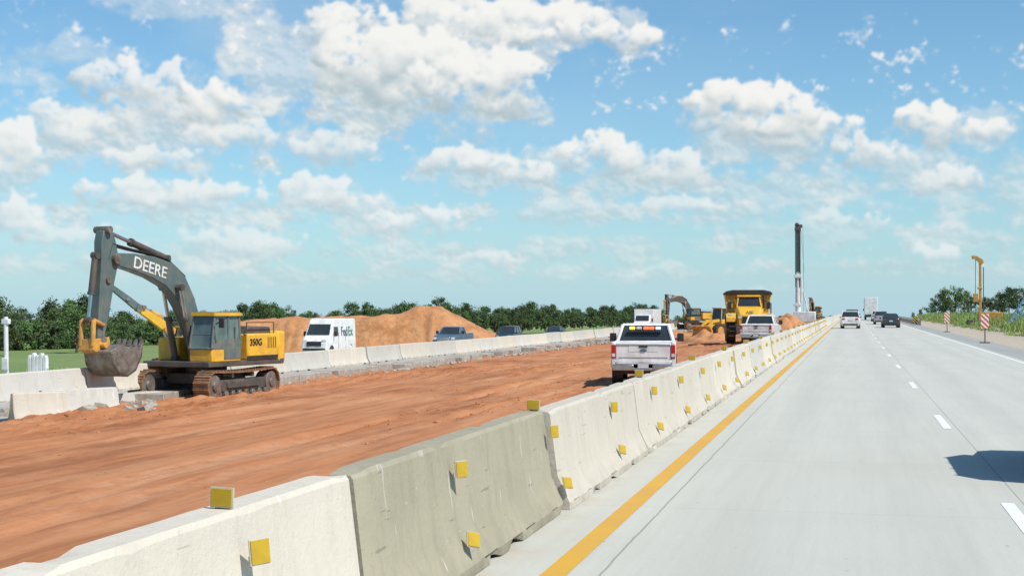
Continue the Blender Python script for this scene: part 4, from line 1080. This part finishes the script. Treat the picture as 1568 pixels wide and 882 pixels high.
    for bx,by,rx,ry,am,tn in ((430,110,110,110,.62,.55),(620,165,220,56,.85,.3),(640,100,180,90,.6,.5),(640,60,170,70,.7,.55),(820,50,190,50,.7,.5),(230,210,220,80,.75,.5),(110,220,110,90,.5,.5),(480,225,140,50,.6,.4),(330,160,110,90,.45,.6),
        (250,320,190,42,.6,.5),(560,325,180,42,.6,.5),(20,290,80,90,.6,.5),(780,265,190,42,.6,.45),(960,275,170,45,.65,.45),(1160,225,150,50,.7,.3),(1180,290,170,40,.5,.45),(1380,260,130,50,.55,.5),(1500,290,120,60,.5,.5),(1480,215,80,35,.5,.6),
        (880,325,230,26,.5,.45),(1100,330,200,24,.5,.45),(300,385,230,26,.5,.45),(620,385,200,26,.45,.45),(900,380,230,20,.45,.45),(1250,360,200,26,.4,.45),(1480,370,160,30,.45,.5),(80,100,120,26,.35,.7),(60,140,90,18,.3,.7),(270,14,120,34,.4,.7),(160,410,240,20,.4,.4),(560,420,260,16,.4,.4),(1000,415,260,14,.4,.45),(1400,415,240,16,.35,.45)):
        wisp(*D(bx,by,rx,ry),am,tn)
    L=[]
    BL=[(640,135,165,66,1),(600,112,120,70,1),(735,138,92,60,1),(540,58,75,46,.9),(500,35,40,24,.8),(650,26,120,34,.85),(795,44,145,42,.9),(905,62,98,28,.9),(700,80,90,40,.85),
    (1160,188,108,46,1),(1232,214,84,40,.97),(1120,164,66,32,1),(1432,214,54,38,.92),(1500,222,34,22,.85),(1338,250,55,32,.8),(1452,292,42,28,.8),
    (92,214,56,42,.75),(200,150,74,42,.72),(246,190,86,44,.7),(325,172,48,38,.92),(355,220,70,30,.7),(235,252,80,24,.7),(500,238,70,34,.62),
    (925,244,66,40,.96),(715,254,68,30,.8),(805,262,64,30,.8),(1030,266,56,30,.75),
    (255,310,140,30,.8),(485,304,64,30,.8),(550,318,42,24,.75),(640,342,76,26,.8),(15,262,36,44,.95),(30,352,40,34,.85),
    (360,384,95,24,.65),(110,370,65,20,.6),(1300,345,55,18,.6),(1440,398,36,22,.7),(735,396,42,13,.6),(865,322,110,14,.5),(1040,318,80,18,.6)]
    for bx,by,rx,ry,st in BL:
        u,v,a,b=D(bx,by,rx,ry); L.append((u,v,a*1.08,b*1.16,st))
    for k in range(60):
        v=rs.uniform(.6,4.2); L.append((rs.uniform(-46,19),v,rs.uniform(.8,2.4),rs.uniform(.12,.24)*(.6+v*.2),rs.uniform(.3,.5)))
    for k in range(14):
        v=rs.uniform(4,15); u=rs.choice([rs.uniform(-46,-36),rs.uniform(8,19)]); L.append((u,v,rs.uniform(1.5,3.2),rs.uniform(.7,1.4),rs.uniform(.7,1)))
    L.sort(key=lambda c:c[4])
    for l in L: cloud(*l)
    fade=sst((UU-us[0])/3)*sst((us[-1]-UU)/3)*sst((vs[-1]-VV)/2.5)
    A2=blur(A,1); rgb=np.stack([blur(Cc[...,k],1) for k in range(3)],-1)/np.maximum(A2,1e-4)[...,None]; al=A2*fade
    r=14000.; ur=np.radians(UU); vr=np.radians(VV)
    co=np.stack([r*np.cos(vr)*np.sin(ur),r*np.cos(vr)*np.cos(ur),r*np.sin(vr)],-1).reshape(-1,3)
    ny,nx=UU.shape; ii=(np.arange(ny-1)[:,None]*nx+np.arange(nx-1)[None,:]).ravel()
    fc=np.stack([ii,ii+1,ii+nx+1,ii+nx],-1)
    me=bpy.data.meshes.new('sky'); me.vertices.add(len(co)); me.vertices.foreach_set('co',co.astype(np.float32).ravel())
    me.loops.add(fc.size); me.loops.foreach_set('vertex_index',fc.astype(np.int32).ravel()); me.polygons.add(len(fc)); me.polygons.foreach_set('loop_start',np.arange(0,fc.size,4,dtype=np.int32))
    me.update(calc_edges=True)
    ca=me.color_attributes.new('cloud','FLOAT_COLOR','POINT'); d=np.concatenate([rgb.reshape(-1,3),al.reshape(-1,1)],-1).astype(np.float32); ca.data.foreach_set('color',d.ravel())
    m=bpy.data.materials.new('cloud_layer'); m.use_nodes=True; n=m.node_tree; n.nodes.clear(); t=NT(n)
    at=t.n('ShaderNodeAttribute'); at.attribute_name='cloud'; em=t.n('ShaderNodeEmission'); tr=t.n('ShaderNodeBsdfTransparent'); mx=t.n('ShaderNodeMixShader'); o_=t.n('ShaderNodeOutputMaterial')
    n.links.new(at.outputs['Color'],em.inputs[0]); n.links.new(at.outputs['Alpha'],mx.inputs[0]); n.links.new(tr.outputs[0],mx.inputs[1]); n.links.new(em.outputs[0],mx.inputs[2]); n.links.new(mx.outputs[0],o_.inputs[0])
    m.cycles.emission_sampling='NONE'; me.materials.append(m)
    o=bpy.data.objects.new('sky',me); sc.collection.objects.link(o)
build_sky()
